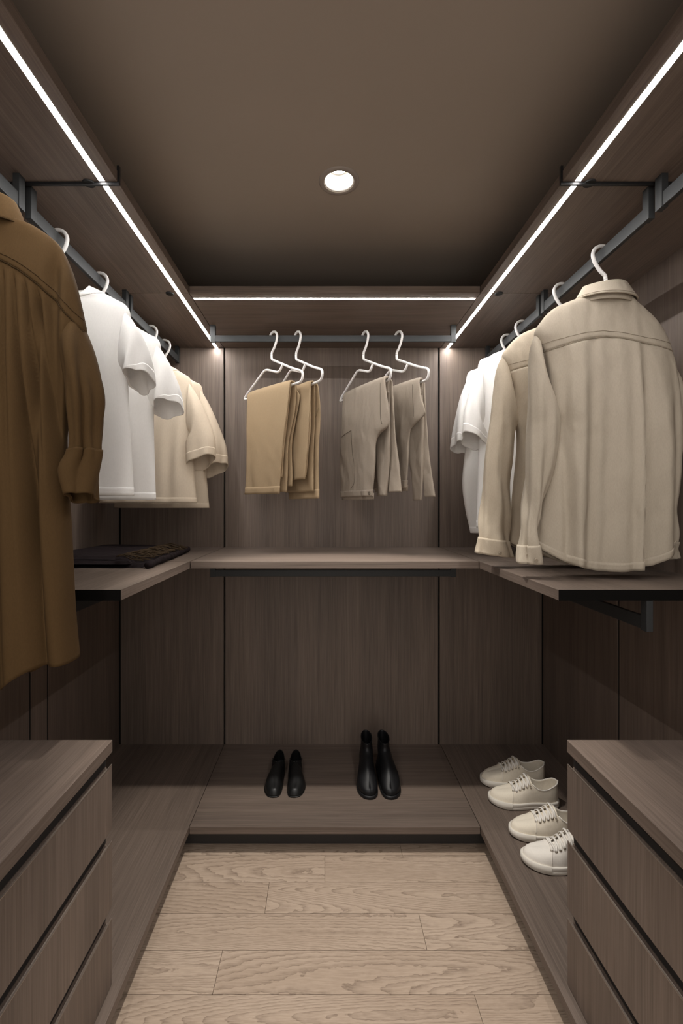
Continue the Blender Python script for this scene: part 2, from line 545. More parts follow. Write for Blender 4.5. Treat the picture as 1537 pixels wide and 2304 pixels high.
for side, xa, xb, xs in (('left', XL, XIL - 0.001, -0.541), ('right', XIR + 0.001, XR, 0.614)):
    shelf(xa, xb, YS2 + 0.001, YB, ZT, WY, 'top shelf in the back %s corner under the ceiling' % side, GT)
    shelf(xa, xb, YS1 + 0.004, YS2 - 0.001, ZT, WY, 'top shelf along the %s wall, middle bay under the ceiling' % side, GT)
    shelf(xa, xb, YF, YS1 - 0.004, ZT, WY, 'top shelf along the %s wall, nearest bay at the upper edge of the view' % side, GT)
    led(xs - LW / 2, xs + LW / 2, YS2 + 0.003, YB - 0.004, 'short glowing LED strip in the back %s corner ending at the back wall' % side)
    led(xs - LW / 2, xs + LW / 2, YS1 + 0.008, YS2 - 0.003, 'glowing LED strip under the %s top shelf, middle length' % side)
    led(xs - LW / 2, xs + LW / 2, YF + 0.02, YS1 - 0.008, 'glowing LED strip under the %s top shelf, nearest length at the picture edge' % side)
    # black metal joint profile hooked round the shelf edge at the first seam
    j = empty('joint_profile', (xs, YS1, TOPU), 'thin black metal joint bar across the %s top shelf with upturned end' % side, 'bracket', 'black joint bars on the top shelves')
    box('bar', xa + 0.01 if side == 'left' else xa - 0.004, xb + 0.004 if side == 'left' else xb - 0.01, YS1 - 0.0034, YS1 - 0.0006, TOPU - 0.006, TOPU + 0.004, M['black'], j)
    box('bar', xa + 0.01 if side == 'left' else xa - 0.004, xb + 0.004 if side == 'left' else xb - 0.01, YS1 + 0.0006, YS1 + 0.0034, TOPU - 0.006, TOPU + 0.004, M['black'], j)
    ex = XIL if side == 'left' else XIR
    box('upright', ex - 0.003, ex + 0.003, YS1 - 0.0034, YS1 + 0.0034, TOPU + 0.004, TOPU + 0.040, M['black'], j)
    # small round sensors set in the shelf seams
    for yy, nm in ((YS1, 'at the near black joint bar'), (YS2, 'at the far shelf seam')):
        sx = xs - 0.035 if side == 'left' else xs + 0.032
        a = np.linspace(0, 2 * math.pi, 24, endpoint=False)
        rr = 0.015
        V = [(sx + rr * math.cos(t), yy + rr * math.sin(t), TOPU - 0.0002) for t in a] + [(sx + rr * .9 * math.cos(t), yy + rr * .9 * math.sin(t), TOPU - 0.0035) for t in a]
        F = [[i, (i + 1) % 24, 24 + (i + 1) % 24, 24 + i] for i in range(24)] + [list(range(24, 48))]
        o = fix_normals(mesh_obj('shelf_sensor', V, F, M['lens']))
        tag(o, 'small round dark cap under the %s top shelf %s' % (side, nm), 'sensor', 'round caps under the top shelves')
shelf(XIL + 0.001, XIR - 0.001, YS2, YB, ZT, WX, 'top shelf along the back wall above the trouser rail', GT)
led(XIL + 0.006, XIR - 0.006, 1.734 - LW / 2, 1.734 + LW / 2, 'glowing LED strip under the back top shelf, running across')

# ------------------------------------------------------------------ hanging rails
RZ0, RZ1 = 0.710, 0.745
PW, PD = 0.012, 0.022
def rail_y(xc, y0, y1, label, shelf_z=TOPU, z0=RZ0, z1=RZ1, ends=(1, 1)):
    t = empty('hanging_rail', (xc, (y0 + y1) / 2, z0), label, 'rail', 'dark metal hanging rails')
    box('bar', xc - PW / 2, xc + PW / 2, y0 + 0.004, y1 - 0.004, z0 + 0.001, z1, M['rod'], t, bev=0.002)
    for e, yy in zip(ends, (y0, y1 - PD)):
        if e:
            box('post', xc - PW / 2 - 0.002, xc + PW / 2 + 0.002, yy, yy + PD, z0 - 0.001, shelf_z, M['rod'], t, bev=0.001)
    return t
def rail_x(yc, x0, x1, label, shelf_z=TOPU, z0=0.716, z1=0.745):
    t = empty('hanging_rail', ((x0 + x1) / 2, yc, z0), label, 'rail', 'dark metal hanging rails')
    box('bar', x0 + 0.004, x1 - 0.004, yc - PW / 2, yc + PW / 2, z0 + 0.001, z1, M['rod'], t, bev=0.002)
    for xx in (x0, x1 - PD):
        box('post', xx, xx + PD, yc - PW / 2 - 0.002, yc + PW / 2 + 0.002, z0 - 0.001, shelf_z, M['rod'], t, bev=0.001)
    return t
for nm, xc, what in (('left', RL, 'tees'), ('right', RR, 'shirts')):
    rail_y(xc, YF + 0.05, YS1 - 0.012, 'dark metal upper rail on the %s wall, nearest bay' % nm)
    rail_y(xc, YS1 + 0.010, YS2 - 0.008, 'dark metal upper rail on the %s wall, middle bay between two posts' % nm)
    rail_y(xc, YS2 + 0.008, YB - 0.010, 'dark metal upper rail in the back %s corner' % nm)
    rail_y(xc, 1.128, YS2 - 0.008, 'dark lower rail under the %s mid-height shelf' % nm, MID - TH, -0.312, -0.277)
rail_x(RB, -0.500, 0.573, 'dark metal upper rail on the back wall carrying the trousers')
rail_x(RB, -0.500, 0.573, 'empty dark lower rail under the back mid-height shelf', MID - TH, -0.310, -0.280)

# ------------------------------------------------------------------ drawer chests
def chest(side):
    sg = 1 if side == 'right' else -1
    xf = 0.604 if sg > 0 else 0.530           # distance of the drawer face from the viewer axis
    xw = XR if sg > 0 else -XL
    y0, y1 = 0.10, 1.133
    zt = -0.583
    t = empty('drawer_chest', (sg * (xf + xw) / 2, (y0 + y1) / 2, PLAT), 'three-drawer dark wood chest on the %s platform%s' % (side, ' beside the white sneakers' if sg > 0 else ' in the lower left corner'), 'chest', 'drawer chests facing each other')
    def bx(n, a, b, c, d, e, f, m, p=t, bev=0.0):
        x0, x1 = sorted((sg * a, sg * b))
        return box(n, x0, x1, c, d, e, f, m, p, bev)
    bx('countertop', xf - 0.001, xw - 0.001, y0, y1 + 0.001, zt - 0.030, zt, WY, bev=0.0015)
    xc = xf + 0.016
    bx('carcass', xc, xw - 0.002, y0, y1 - 0.001, PLAT, zt - 0.030, WZ)
    tops = [-0.643, -0.834, -1.026]
    bots = [-0.804, -0.997, -1.190]
    prev = zt - 0.030
    for zt_, zb_ in zip(tops, bots):
        bx('recess_shade_strip', xc - 0.0012, xc, y0, y1 - 0.0015, zt_ - 0.004, prev, M['channel'])  # dark strip in the drawer gap, the recess shade put into its colour
        poly = [(xf, zb_), (xf, zt_), (xf + 0.0012, zt_), (xf + 0.0022, zt_ - 0.006), (xf + 0.005, zt_ - 0.0115), (xf + 0.009, zt_ - 0.0135),
                (xf + 0.0125, zt_ - 0.0115), (xf + 0.0148, zt_ - 0.006), (xf + 0.0148, zb_)]
        d = prism('drawer', [(sg * a, b) for a, b in poly], 1, y0, y1 - 0.0005, WZ, t)
        bx('finger_pull', xf - 0.0005, xf + 0.0016, y0, y1 - 0.0005, zt_ - 0.001, zt_ + 0.0008, M['lip'], d)
        prev = zb_ - 0.002
    return t
chest('left'); chest('right')

# ------------------------------------------------------------------ downlights
def downlight(x, y, label):
    t = empty('downlight', (x, y, CEIL), label, 'light', 'ceiling downlights')
    ns = 40
    A = np.linspace(0, 2 * math.pi, ns, endpoint=False)
    def rings(rz):
        return np.array([[(x + r * math.cos(a), y + r * math.sin(a), CEIL + z) for a in A] for r, z in rz])
    grid_obj('trim_ring', rings([(0.0455, 0.002), (0.0457, -0.0015), (0.047, -0.0035), (0.060, -0.003), (0.0625, -0.0002), (0.0625, 0.002)]), M['trim'], t)
    grid_obj('reflector', rings([(0.0455, -0.001), (0.044, 0.008), (0.038, 0.026), (0.031, 0.040)]), M['reflector'], t, thick=0.001)
    grid_obj('lamp_rim', rings([(0.031, 0.040), (0.0262, 0.0385), (0.0258, 0.042)]), M['steel'], t)
    V = rings([(0.0258, 0.0415)])[0]
    fix_normals(mesh_obj('lamp', V, [list(range(ns))[::-1]], M['lamp'], t))
    ld = bpy.data.lights.new('downlight_beam', 'SPOT')
    ld.energy = SPOT_POWER; ld.color = SPOT_COL; ld.shadow_soft_size = 0.022
    ld.spot_size = math.radians(58); ld.spot_blend = 0.5
    lo = bpy.data.objects.new('downlight_beam', ld); lo.location = (0, 0, 0.036); lo.parent = t
    COL.objects.link(lo)
    return t
downlight(SPX, SPY, 'round recessed downlight glowing in the ceiling centre')

# ------------------------------------------------------------------ hangers
def hanger_path():
    c = np.array([0.012, 0.732]); r = 0.026
    hook = [(c[0] + r * math.cos(a), 0, c[1] + r * math.sin(a)) for a in np.radians(np.linspace(172, -20, 15))]
    neck = [(0.031, 0, 0.708), (0.016, 0, 0.685), (0.003, 0, 0.672), (0.0, 0, 0.660)]
    body = fillet([(0, 0, 0.660), (0, 0, 0.641), (0.135, 0, 0.574), (0.206, 0, 0.545), (0.197, 0, 0.506), (-0.186, 0, 0.4975), (-0.2065, 0, 0.500), (-0.192, 0, 0.5145), (-0.045, 0, 0.607), (0.052, 0, 0.572), (0.078, 0, 0.606)], 0.022, 7)
    up = cr(hook + neck, 46)
    return np.vstack([up[:-1], body])
HP = hanger_path()
HANG_G = 'white wire hangers'
hang_mesh = None
def hanger(x, y, label, rz=0.0, mirror=False, wide=0.80, drop=0.024):
    """x,y: where the stem hangs; the hook bulges toward +x, or -x when mirrored"""
    global hang_mesh
    t = empty('clothes_hanger', (x, y, 0.497), label, 'hanger', HANG_G, rz)
    P = HP.copy(); P[:, 2] -= 0.497
    k = 46
    low = P[:, 2] < 0.641 - 0.497 + 1e-4
    P[low, 2] -= drop
    P[k:, 0] *= wide
    if mirror: P[:, 0] *= -1
    tube('hook', P[:k], 0.0052, M['hanger'], t, 10, True)
    tube('frame', P[k - 1:], 0.0052, M['hanger'], t, 10, True)
    return t

# ------------------------------------------------------------------ garments
def section_table(rows, n=500):
    """rows: (z, xl, xr, depth) from hem to neck -> dense even table"""
    return cr(np.array(rows, float), n)

def loft_body(rows, Y, nr=96, ns=128, pw=0.82, fold=None, hem=None, seam=None, neckdip=0.0, r_seam=0.66):
    """tube garment body hem->neck; optional seam(x)->z pins one row on the yoke seam. returns V(nr,ns,3), index of that row"""
    T = section_table(rows)
    th = np.linspace(0, 2 * math.pi, ns, endpoint=False)
    c = np.sign(np.cos(th)) * np.abs(np.cos(th)) ** pw
    s = np.sign(np.sin(th)) * np.abs(np.sin(th)) ** pw
    mid = (T[:, 1] + T[:, 2]) / 2; half = (T[:, 2] - T[:, 1]) / 2
    X = mid[:, None] + half[:, None] * c[None]
    Z = np.repeat(T[:, 0][:, None], ns, 1)
    D = np.repeat(T[:, 3][:, None], ns, 1)
    K = np.linspace(0, 1, len(T))
    rs = int(nr * r_seam)
    kk = np.zeros((nr, ns))
    for j in range(ns):
        if seam is not None:
            i = int(np.argmax(Z[:, j] >= seam(X[:, j])))
            ks = K[i]
        else:
            ks = r_seam
        kk[:, j] = np.r_[np.linspace(0, ks, rs + 1), np.linspace(ks, 1, nr - rs)[1:]]
    V = np.zeros((nr, ns, 3))
    HH = np.zeros((nr, ns))
    for j in range(ns):
        V[:, j, 0] = np.interp(kk[:, j], K, X[:, j])
        V[:, j, 2] = np.interp(kk[:, j], K, T[:, 0])
        V[:, j, 1] = np.interp(kk[:, j], K, T[:, 3]) * s[j]
        HH[:, j] = np.interp(kk[:, j], K, half)
    side = np.repeat(np.sign(s)[None], nr, 0)
    edge = np.repeat(np.abs(np.sin(th))[None] ** 0.6, nr, 0)
    if fold is not None:
        V[:, :, 1] += side * edge * fold(V[:, :, 0], V[:, :, 2], side)
    if hem is not None:
        w = np.clip(1 - kk / 0.45, 0, 1)[..., None][:, :, 0]
        V[:, :, 2] += w * hem(V[:, :, 0])
    if neckdip:
        w = sstep(kk, 0.86, 1.0)
        V[:, :, 2] -= neckdip * w * np.clip(-np.repeat(np.sin(th)[None], nr, 0), 0, 1) ** 1.2
    V[:, :, 1] += Y
    return V, rs

def loft_tube(A, B, D, yo, Y, nr=48, ns=40, pw=0.9, fold=None, tilt=0.0):
    """sleeve: A outer edge, B inner edge (x,z), D half-depths, yo depth offsets"""
    n = len(A)
    tab = np.array([[A[i][0], A[i][1], B[i][0], B[i][1], D[i], yo[i]] for i in range(n)], float)
    T = cr(tab, nr)
    th = np.linspace(0, 2 * math.pi, ns, endpoint=False)
    c = np.sign(np.cos(th)) * np.abs(np.cos(th)) ** pw
    s = np.sign(np.sin(th)) * np.abs(np.sin(th)) ** pw
    mx, mz = (T[:, 0] + T[:, 2]) / 2, (T[:, 1] + T[:, 3]) / 2
    hx, hz = (T[:, 0] - T[:, 2]) / 2, (T[:, 1] - T[:, 3]) / 2
    V = np.zeros((nr, ns, 3))
    V[:, :, 0] = mx[:, None] + hx[:, None] * c
    V[:, :, 2] = mz[:, None] + hz[:, None] * c
    V[:, :, 1] = T[:, 5][:, None] + T[:, 4][:, None] * s
    k = np.linspace(0, 1, nr)[:, None] * np.ones((1, ns))
    if fold is not None:
        f = fold(k, th[None] * np.ones((nr, 1)))
        hl = np.sqrt(hx ** 2 + hz ** 2)[:, None] + 1e-6
        nx = c[None] / hl; ny = s[None] / (T[:, 4][:, None] + 1e-6)
        q = np.sqrt(nx ** 2 + ny ** 2) + 1e-9
        nx, ny = nx / q, ny / q
        V[:, :, 0] += f * nx * (hx[:, None] / hl); V[:, :, 2] += f * nx * (hz[:, None] / hl); V[:, :, 1] += f * ny
    if tilt:
        V[:, :, 2] -= tilt * k * (V[:, :, 1] - T[:, 5][:, None])
    V[:, :, 1] += Y
    return V

def offset_rows(V, d):
    """push a ring grid outward along its normals"""
    dj = np.roll(V, -1, 1) - np.roll(V, 1, 1)
    di = np.gradient(V, axis=0)
    N = np.cross(dj, di)
    N /= np.linalg.norm(N, axis=2)[..., None] + 1e-12
    cen = V.mean(1, keepdims=True)
    flip = np.sign(((V - cen) * N).sum(2).mean())
    return V + N * d * (flip if flip != 0 else 1)

def surf_y(V, x, z, front=True):
    """front surface depth of a ring grid near (x,z)"""
    P = V.reshape(-1, 3)
    q = (P[:, 0] - x) ** 2 + (P[:, 2] - z) ** 2
    idx = np.argsort(q)[:6]
    return P[idx, 1].min() if front else P[idx, 1].max()

def garment(name, x, y, z, label, cat, group=None):
    return empty(name, (x, y, z), label, cat, group)

def tee(xc, Y, mat, band, label, neck, tip, pit, hem, out, inn, vis, seed, group, mids=None, dep=0.05, wallside=0.27, tilt=0.35):
    """short-sleeved tee; vis=+1 when its open side is toward +x. all half-widths measured from xc"""
    t = garment('t_shirt', xc, Y, hem[1], label, 't-shirt', group)
    mids = mids or []
    L = [(hem[1], hem[0], dep)] + [(m[1], m[0], dep) for m in mids] + [(pit[1], pit[0], dep * 0.95), ((pit[1] + tip[1]) / 2, (pit[0] + tip[0]) / 2 + 0.002, dep * 0.85), (tip[1], tip[0] - 0.004, 0.030),
         (tip[1] + (neck[1] - tip[1]) * 0.5, (tip[0] + neck[0]) / 2 + 0.012, 0.024), (neck[1], neck[0], 0.030)]
    rows = [(z, xc - h, xc + h, d) for z, h, d in L]
    def fold(x, z, side):
        g = sstep(z, tip[1], pit[1] - 0.12)
        xs = (x - xc) * side
        f = 0.010 * g * wob(x, z, seed, 46, 5) + 0.004 * g * wob(x, z, seed + 1, 105, 9)
        f += 0.006 * wob(x, z, seed + 5, 18, 14) * (1 - g) * 0.5
        f += 0.006 * np.exp(-((x - xc - vis * (pit[0] - 0.045 - 0.10 * (pit[1] - z))) / 0.018) ** 2) * sstep(z, tip[1] - 0.03, pit[1]) * sstep(z, hem[1] - 0.05, pit[1] - 0.05)
        return f
    V, _ = loft_body(rows, Y, 90, 120, 0.85, fold, None, None, 0.050)
    grid_obj('body', V, mat, t, thick=0.0022)
    b = int(np.argmax(V[:, 30, 2] > hem[1] + 0.022))
    grid_obj('hem_band', offset_rows(V[:b + 1], 0.0007), band, t, thick=0.0008)
    grid_obj('neck_rib', offset_rows(V[-9:], 0.0022), band, t, thick=0.003)
    for sg in (1, -1):
        k = 1.0
        o2, i2 = out, inn
        if sg != vis:
            k = min(1.0, wallside / out[0])
        A = [(tip[0] - 0.010, tip[1] - 0.004), (tip[0] + 0.45 * (out[0] - tip[0]), tip[1] - 0.32 * (tip[1] - out[1])), (out[0] - 0.006, tip[1] - 0.72 * (tip[1] - out[1])), (out[0], out[1])]
        B = [(pit[0] - 0.02, pit[1] + 0.03), (pit[0] + 0.2 * (inn[0] - pit[0]), pit[1] + 0.02 - 0.1 * (pit[1] - inn[1])), (inn[0] - 0.004, pit[1] + 0.25 * (inn[1] - pit[1]) - 0.0), (inn[0], inn[1])]
        A = [(xc + sg * a * k, b_) for a, b_ in A]; B = [(xc + sg * a * k, b_) for a, b_ in B]
        D = [0.030, 0.044, 0.052, 0.056]
        def sf(kk, th, sd=seed + sg):
            return 0.006 * sstep(kk, 0.05, 0.7) * np.sin(3 * th + 2.2 * kk + sd) + 0.004 * kk * np.sin(5 * th + sd * 2)
        SV = loft_tube(A, B, D, [0, 0.0, 0.004, 0.008], Y, 44, 44, 0.9, sf, tilt)
        so = grid_obj('sleeve', SV, mat, t, thick=0.0022)
        grid_obj('sleeve_hem', offset_rows(SV[-7:], 0.0007), band, so, thick=0.0008)
    return t

GW = 'white tees on the left rail'
hanger(RL - 0.014, 1.251, 'white hanger holding the nearer white tee on the left rail, hook beside the brown dress')
tee(-0.738, 1.251, M['white'], M['white'], 'white short-sleeved tee on the left rail directly behind the brown dress',
    (0.090, 0.603), (0.205, 0.535), (0.196, 0.335), (0.211, 0.028), (0.259, 0.350), (0.196, 0.338), 1, 11, GW)
hanger(RL - 0.014, 1.482, 'white hanger holding the white tee next to the cream tees, left rail')
tee(-0.738, 1.482, M['white'], M['white'], 'second white tee on the left rail, between the first white tee and the cream tees',
    (0.090, 0.597), (0.206, 0.526), (0.180, 0.30), (0.186, 0.020), (0.268, 0.322), (0.182, 0.312), 1, 23, GW)
hanger(RL - 0.014, 1.919, 'white hanger holding the nearer cream tee, left rail')
tee(-0.745, 1.919, M['cream'], M['cream'], 'nearer cream tee with wide elbow-length sleeves on the left rail',
    (0.085, 0.592), (0.186, 0.523), (0.185, 0.28), (0.204, 0.012), (0.276, 0.205), (0.166, 0.158), 1, 37, 'cream tees on the left rail')
hanger(RL - 0.014, 2.081, 'white hanger holding the cream tee closest to the back wall')
tee(-0.745, 2.081, M['cream'], M['cream'], 'cream tee hanging last on the left rail, closest to the back wall',
    (0.085, 0.600), (0.188, 0.536), (0.195, 0.26), (0.216, -0.010), (0.296, 0.188), (0.190, 0.142), 1, 41, 'cream tees on the left rail')
GR = 'white tees on the right rail'
hanger(RR + 0.014, 1.866, 'white hanger holding the nearer white tee on the right rail', 0, True)
tee(0.822, 1.866, M['white'], M['white'], 'white tee on the right rail directly behind the cream shirts',
    (0.085, 0.640), (0.196, 0.580), (0.190, 0.30), (0.200, -0.09), (0.258, 0.288), (0.168, 0.238), -1, 53, GR, None, 0.045, 0.255)
hanger(RR + 0.014, 2.016, 'white hanger nearest the back wall on the right rail', 0, True)
tee(0.822, 2.016, M['white'], M['white'], 'white tee hanging last on the right rail by the back wall',
    (0.085, 0.635), (0.196, 0.576), (0.196, 0.30), (0.176, -0.120), (0.256, 0.266), (0.176, 0.25), -1, 67, GR, [(0.200, -0.01), (0.212, 0.11)], 0.045, 0.256)

# --- collars
def collar_ring(name, xc, Y, zt, zb, rt, rb, mat, parent, dip=0.02, thick=0.003, nr=14, bulge=0.004, seed=1):
    """folded or standing collar: a flared ring, lower at the far side"""
    ns = 72
    th = np.linspace(0, 2 * math.pi, ns, endpoint=False)
    V = np.zeros((nr, ns, 3))
    for i, k in enumerate(np.linspace(0, 1, nr)):
        rx = rb[0] + (rt[0] - rb[0]) * k + bulge * math.sin(math.pi * k)
        ry = rb[1] + (rt[1] - rb[1]) * k + bulge * math.sin(math.pi * k)
        w = 1 + 0.03 * np.sin(3 * th + seed)
        V[i, :, 0] = xc + rx * np.cos(th) * w
        V[i, :, 1] = Y + ry * np.sin(th) * w
        V[i, :, 2] = zb + (zt - zb) * k - dip * np.clip(np.sin(th), 0, 1) + 0.004 * np.cos(2 * th + seed) * k
    return grid_obj(name, V, mat, parent, thick=thick), V

def disc(name, c, r, mat, parent, th=0.002, ns=14):
    A = np.linspace(0, 2 * math.pi, ns, endpoint=False)
    V = [(c[0] + r * math.cos(a), c[1], c[2] + r * math.sin(a)) for a in A] + [(c[0] + r * .85 * math.cos(a), c[1] - th, c[2] + r * .85 * math.sin(a)) for a in A]
    F = [[i, (i + 1) % ns, ns + (i + 1) % ns, ns + i] for i in range(ns)] + [list(range(ns, 2 * ns))]
    return fix_normals(mesh_obj(name, V, F, mat, parent))

def seam_line(name, V, row, mat, parent, r=0.0011, cols=None, dz=0.0, lift=0.0008):
    """raised stitched seam along part of a ring row"""
    ns = V.shape[1]
    cols = cols if cols is not None else range(ns // 2, ns + 1)
    P = np.array([V[row, j % ns] for j in cols])
    P[:, 1] -= lift
    P[:, 2] += dz
    return tube(name, P, r, mat, parent, 6)

# --- cream long-sleeved shirts (back view)
def long_shirt(xc, Y, label, mat, rows, seam, hem, folds, slv, cuff_z, seed, neck, group):
    t = garment('long_sleeved_shirt', xc, Y, -0.19, label, 'shirt', group)
    def fold(x, z, side):
        f = 0
        for (x0, sl, w, a) in folds:
            f = f + a * np.exp(-((x - x0 - sl * (0.47 - z)) / w) ** 2)
        g = sstep(z, 0.50, 0.20)
        zz = seam(x)
        below = sstep(zz - z, -0.002, 0.004)
        f = f * (0.25 + 0.75 * sstep(z, 0.47, 0.1)) * (0.35 + 0.65 * below)
        f = f + 0.004 * g * wob(x, z, seed, 40, 6) + 0.0025 * wob(x, z, seed + 3, 60, 40) + 0.0018 * wob(x, z, seed + 9, 120, 70)
        f = f + 0.0022 * (1 - below)                       # the yoke lies on top
        f = f - 0.0025 * np.exp(-((zz - z) / 0.004) ** 2)
        return np.where(side < 0, f, 0.3 * f)
    V, rs = loft_body(rows, Y, 120, 168, 0.80, fold, hem, seam, 0, 0.70)
    grid_obj('body', V[:rs + 1], mat, t, thick=0.002)
    yk = grid_obj('yoke', V[rs:], mat, t, thick=0.002)
    seam_line('stitch_seam', V, rs, M['denim_dk'], yk, 0.0011, None, -0.0005)
    seam_line('stitch_seam', V, min(rs + 3, V.shape[0] - 1), M['denim_dk'], yk, 0.0006)
    grid_obj('hem_band', offset_rows(V[:4], 0.0014), mat, t, thick=0.001)
    c, CV = collar_ring('collar', neck[0], Y, neck[2], neck[1], (0.064, 0.040), (0.090, 0.062), mat, t, 0.03, 0.004, 16, 0.0, seed)
    c2, _ = collar_ring('collar_stand', neck[0], Y, neck[1] + 0.03, neck[1] - 0.012, (0.070, 0.046), (0.078, 0.050), mat, t, 0.02, 0.002, 6, 0.0, seed)
    seam_line('stitch_seam', CV, 2, M['denim_dk'], c, 0.0006)
    for (A, B, D, yo) in slv:
        def sf(kk, th, sd=seed):
            return 0.0055 * np.sin(3 * th + 5 * kk + sd) * sstep(kk, 0.12, 0.4) + 0.0034 * np.sin(19 * kk + 2 * th + 2 * np.sin(5 * kk + sd)) * sstep(kk, 0.2, 0.45) + 0.003 * np.sin(7 * th + 9 * kk) * sstep(kk, 0.08, 0.3)
        SV = loft_tube(A, B, D, yo, Y, 90, 48, 0.9, sf, 0.0)
        so = grid_obj('sleeve', SV, mat, t, thick=0.002)
        i = int(np.argmax(SV[:, :, 2].mean(1) < cuff_z))
        cu = grid_obj('cuff', offset_rows(SV[i:], 0.003), mat, so, thick=0.0025)
        # second-level trims
        P = SV[i]; j = int(np.argmin(P[:, 1]))
        q = SV[min(i + 5, len(SV) - 1), j]
        disc('button', (q[0] - 0.006, q[1] - 0.0035, q[2] - 0.008), 0.0055, M['denim_dk'], so)
    return t

def seam1(x):
    return 0.472 - 0.020 * np.clip(np.abs(x - 0.81) / 0.17, 0, 1.4) ** 2 + 0.006 * np.sin((x - 0.72) * 22)
def hem1(x):
    u = (x - 0.8155) / 0.205
    return -0.070 * np.clip(1 - np.abs(u) ** 2.2, 0, 1)
GS = 'cream long-sleeved shirts'
hanger(RR + 0.014, 1.328, 'white hanger with a tall bare hook holding the front cream shirt', 0, True)
long_shirt(0.815, 1.328, 'large front cream denim shirt seen from behind, nearest on the right rail', M['denim'],
    [(-0.116, 0.618, 1.0175, 0.048), (0.0, 0.634, 1.022, 0.052), (0.10, 0.652, 1.032, 0.055), (0.22, 0.676, 1.036, 0.056), (0.30, 0.662, 1.032, 0.054), (0.40, 0.650, 1.020, 0.048), (0.455, 0.636, 1.006, 0.042),
     (0.50, 0.612, 0.990, 0.038), (0.54, 0.633, 0.962, 0.035), (0.575, 0.668, 0.925, 0.034), (0.600, 0.730, 0.895, 0.034), (0.607, 0.745, 0.885, 0.038)],
    seam1, hem1,
    [(0.680, 0.02, 0.012, -0.014), (0.700, 0.01, 0.012, 0.016), (0.728, -0.02, 0.016, 0.020), (0.762, -0.02, 0.016, -0.016), (0.800, -0.02, 0.018, -0.012), (0.842, 0.0, 0.018, 0.010), (0.884, 0.0, 0.010, 0.022), (0.905, 0.0, 0.013, -0.018), (0.955, 0.03, 0.024, 0.016), (0.992, 0.03, 0.014, -0.014)],
    [([(0.622, 0.512), (0.604, 0.475), (0.597, 0.41), (0.593, 0.24), (0.582, 0.05), (0.573, -0.05), (0.568, -0.110), (0.566, -0.166)],
      [(0.652, 0.30), (0.672, 0.262), (0.682, 0.235), (0.660, 0.13), (0.624, 0.0), (0.612, -0.06), (0.611, -0.106), (0.622, -0.164)],
      [0.012, 0.030, 0.041, 0.042, 0.034, 0.030, 0.030, 0.032], [0, 0, 0, -0.006, -0.012, -0.016, -0.016, -0.016]),
     ([(1.012, 0.43), (1.048, 0.36), (1.062, 0.22), (1.066, 0.05), (1.068, -0.05), (1.07, -0.110), (1.072, -0.160)],
      [(0.985, 0.25), (1.000, 0.22), (1.012, 0.13), (1.010, 0.0), (1.008, -0.06), (1.006, -0.106), (1.000, -0.158)],
      [0.030, 0.040, 0.040, 0.034, 0.030, 0.030, 0.030], [0.01, 0.02, 0.04, 0.06, 0.06, 0.06, 0.06])],
    -0.106, 71, (0.815, 0.596, 0.640), GS)
def seam2(x):
    return 0.478 - 0.020 * np.clip(np.abs(x - 0.82) / 0.17, 0, 1.4) ** 2
def hem2(x):
    u = (x - 0.82) / 0.19
    return -0.055 * np.clip(1 - np.abs(u) ** 2.2, 0, 1)
hanger(RR + 0.014, 1.553, 'white hanger holding the second cream shirt', 0, True)
long_shirt(0.822, 1.553, 'second cream shirt half hidden behind the front cream shirt', M['denim2'],
    [(-0.125, 0.632, 1.010, 0.048), (0.0, 0.640, 1.012, 0.052), (0.10, 0.650, 1.015, 0.055), (0.22, 0.660, 1.015, 0.056), (0.30, 0.652, 1.012, 0.054), (0.40, 0.642, 1.005, 0.048), (0.46, 0.625, 1.00, 0.042),
     (0.505, 0.604, 0.995, 0.038), (0.545, 0.626, 0.968, 0.035), (0.585, 0.670, 0.930, 0.034), (0.610, 0.735, 0.905, 0.034), (0.617, 0.75, 0.89, 0.038)],
    seam2, hem2,
    [(0.668, 0.00, 0.014, 0.010), (0.695, 0.0, 0.014, -0.010), (0.725, -0.02, 0.020, 0.014), (0.790, -0.02, 0.030, -0.012), (0.88, 0.0, 0.02, 0.012)],
    [([(0.614, 0.522), (0.596, 0.49), (0.583, 0.44), (0.560, 0.265), (0.540, 0.14), (0.526, 0.01), (0.520, -0.09), (0.514, -0.160)],
      [(0.660, 0.31), (0.658, 0.28), (0.646, 0.25), (0.630, 0.17), (0.618, 0.09), (0.626, 0.0), (0.624, -0.105), (0.634, -0.174)],
      [0.012, 0.030, 0.041, 0.044, 0.038, 0.032, 0.028, 0.030], [0, 0, 0, -0.006, -0.012, -0.016, -0.016, -0.016]),
     ([(1.012, 0.43), (1.048, 0.36), (1.060, 0.22), (1.062, 0.05), (1.064, -0.05), (1.066, -0.110), (1.068, -0.160)],
      [(0.985, 0.25), (1.000, 0.22), (1.012, 0.13), (1.010, 0.0), (1.008, -0.06), (1.006, -0.106), (1.000, -0.158)],
      [0.030, 0.040, 0.040, 0.034, 0.030, 0.030, 0.030], [0.01, 0.02, 0.03, 0.04, 0.04, 0.04, 0.04])],
    -0.106, 83, (0.822, 0.606, 0.648), GS)

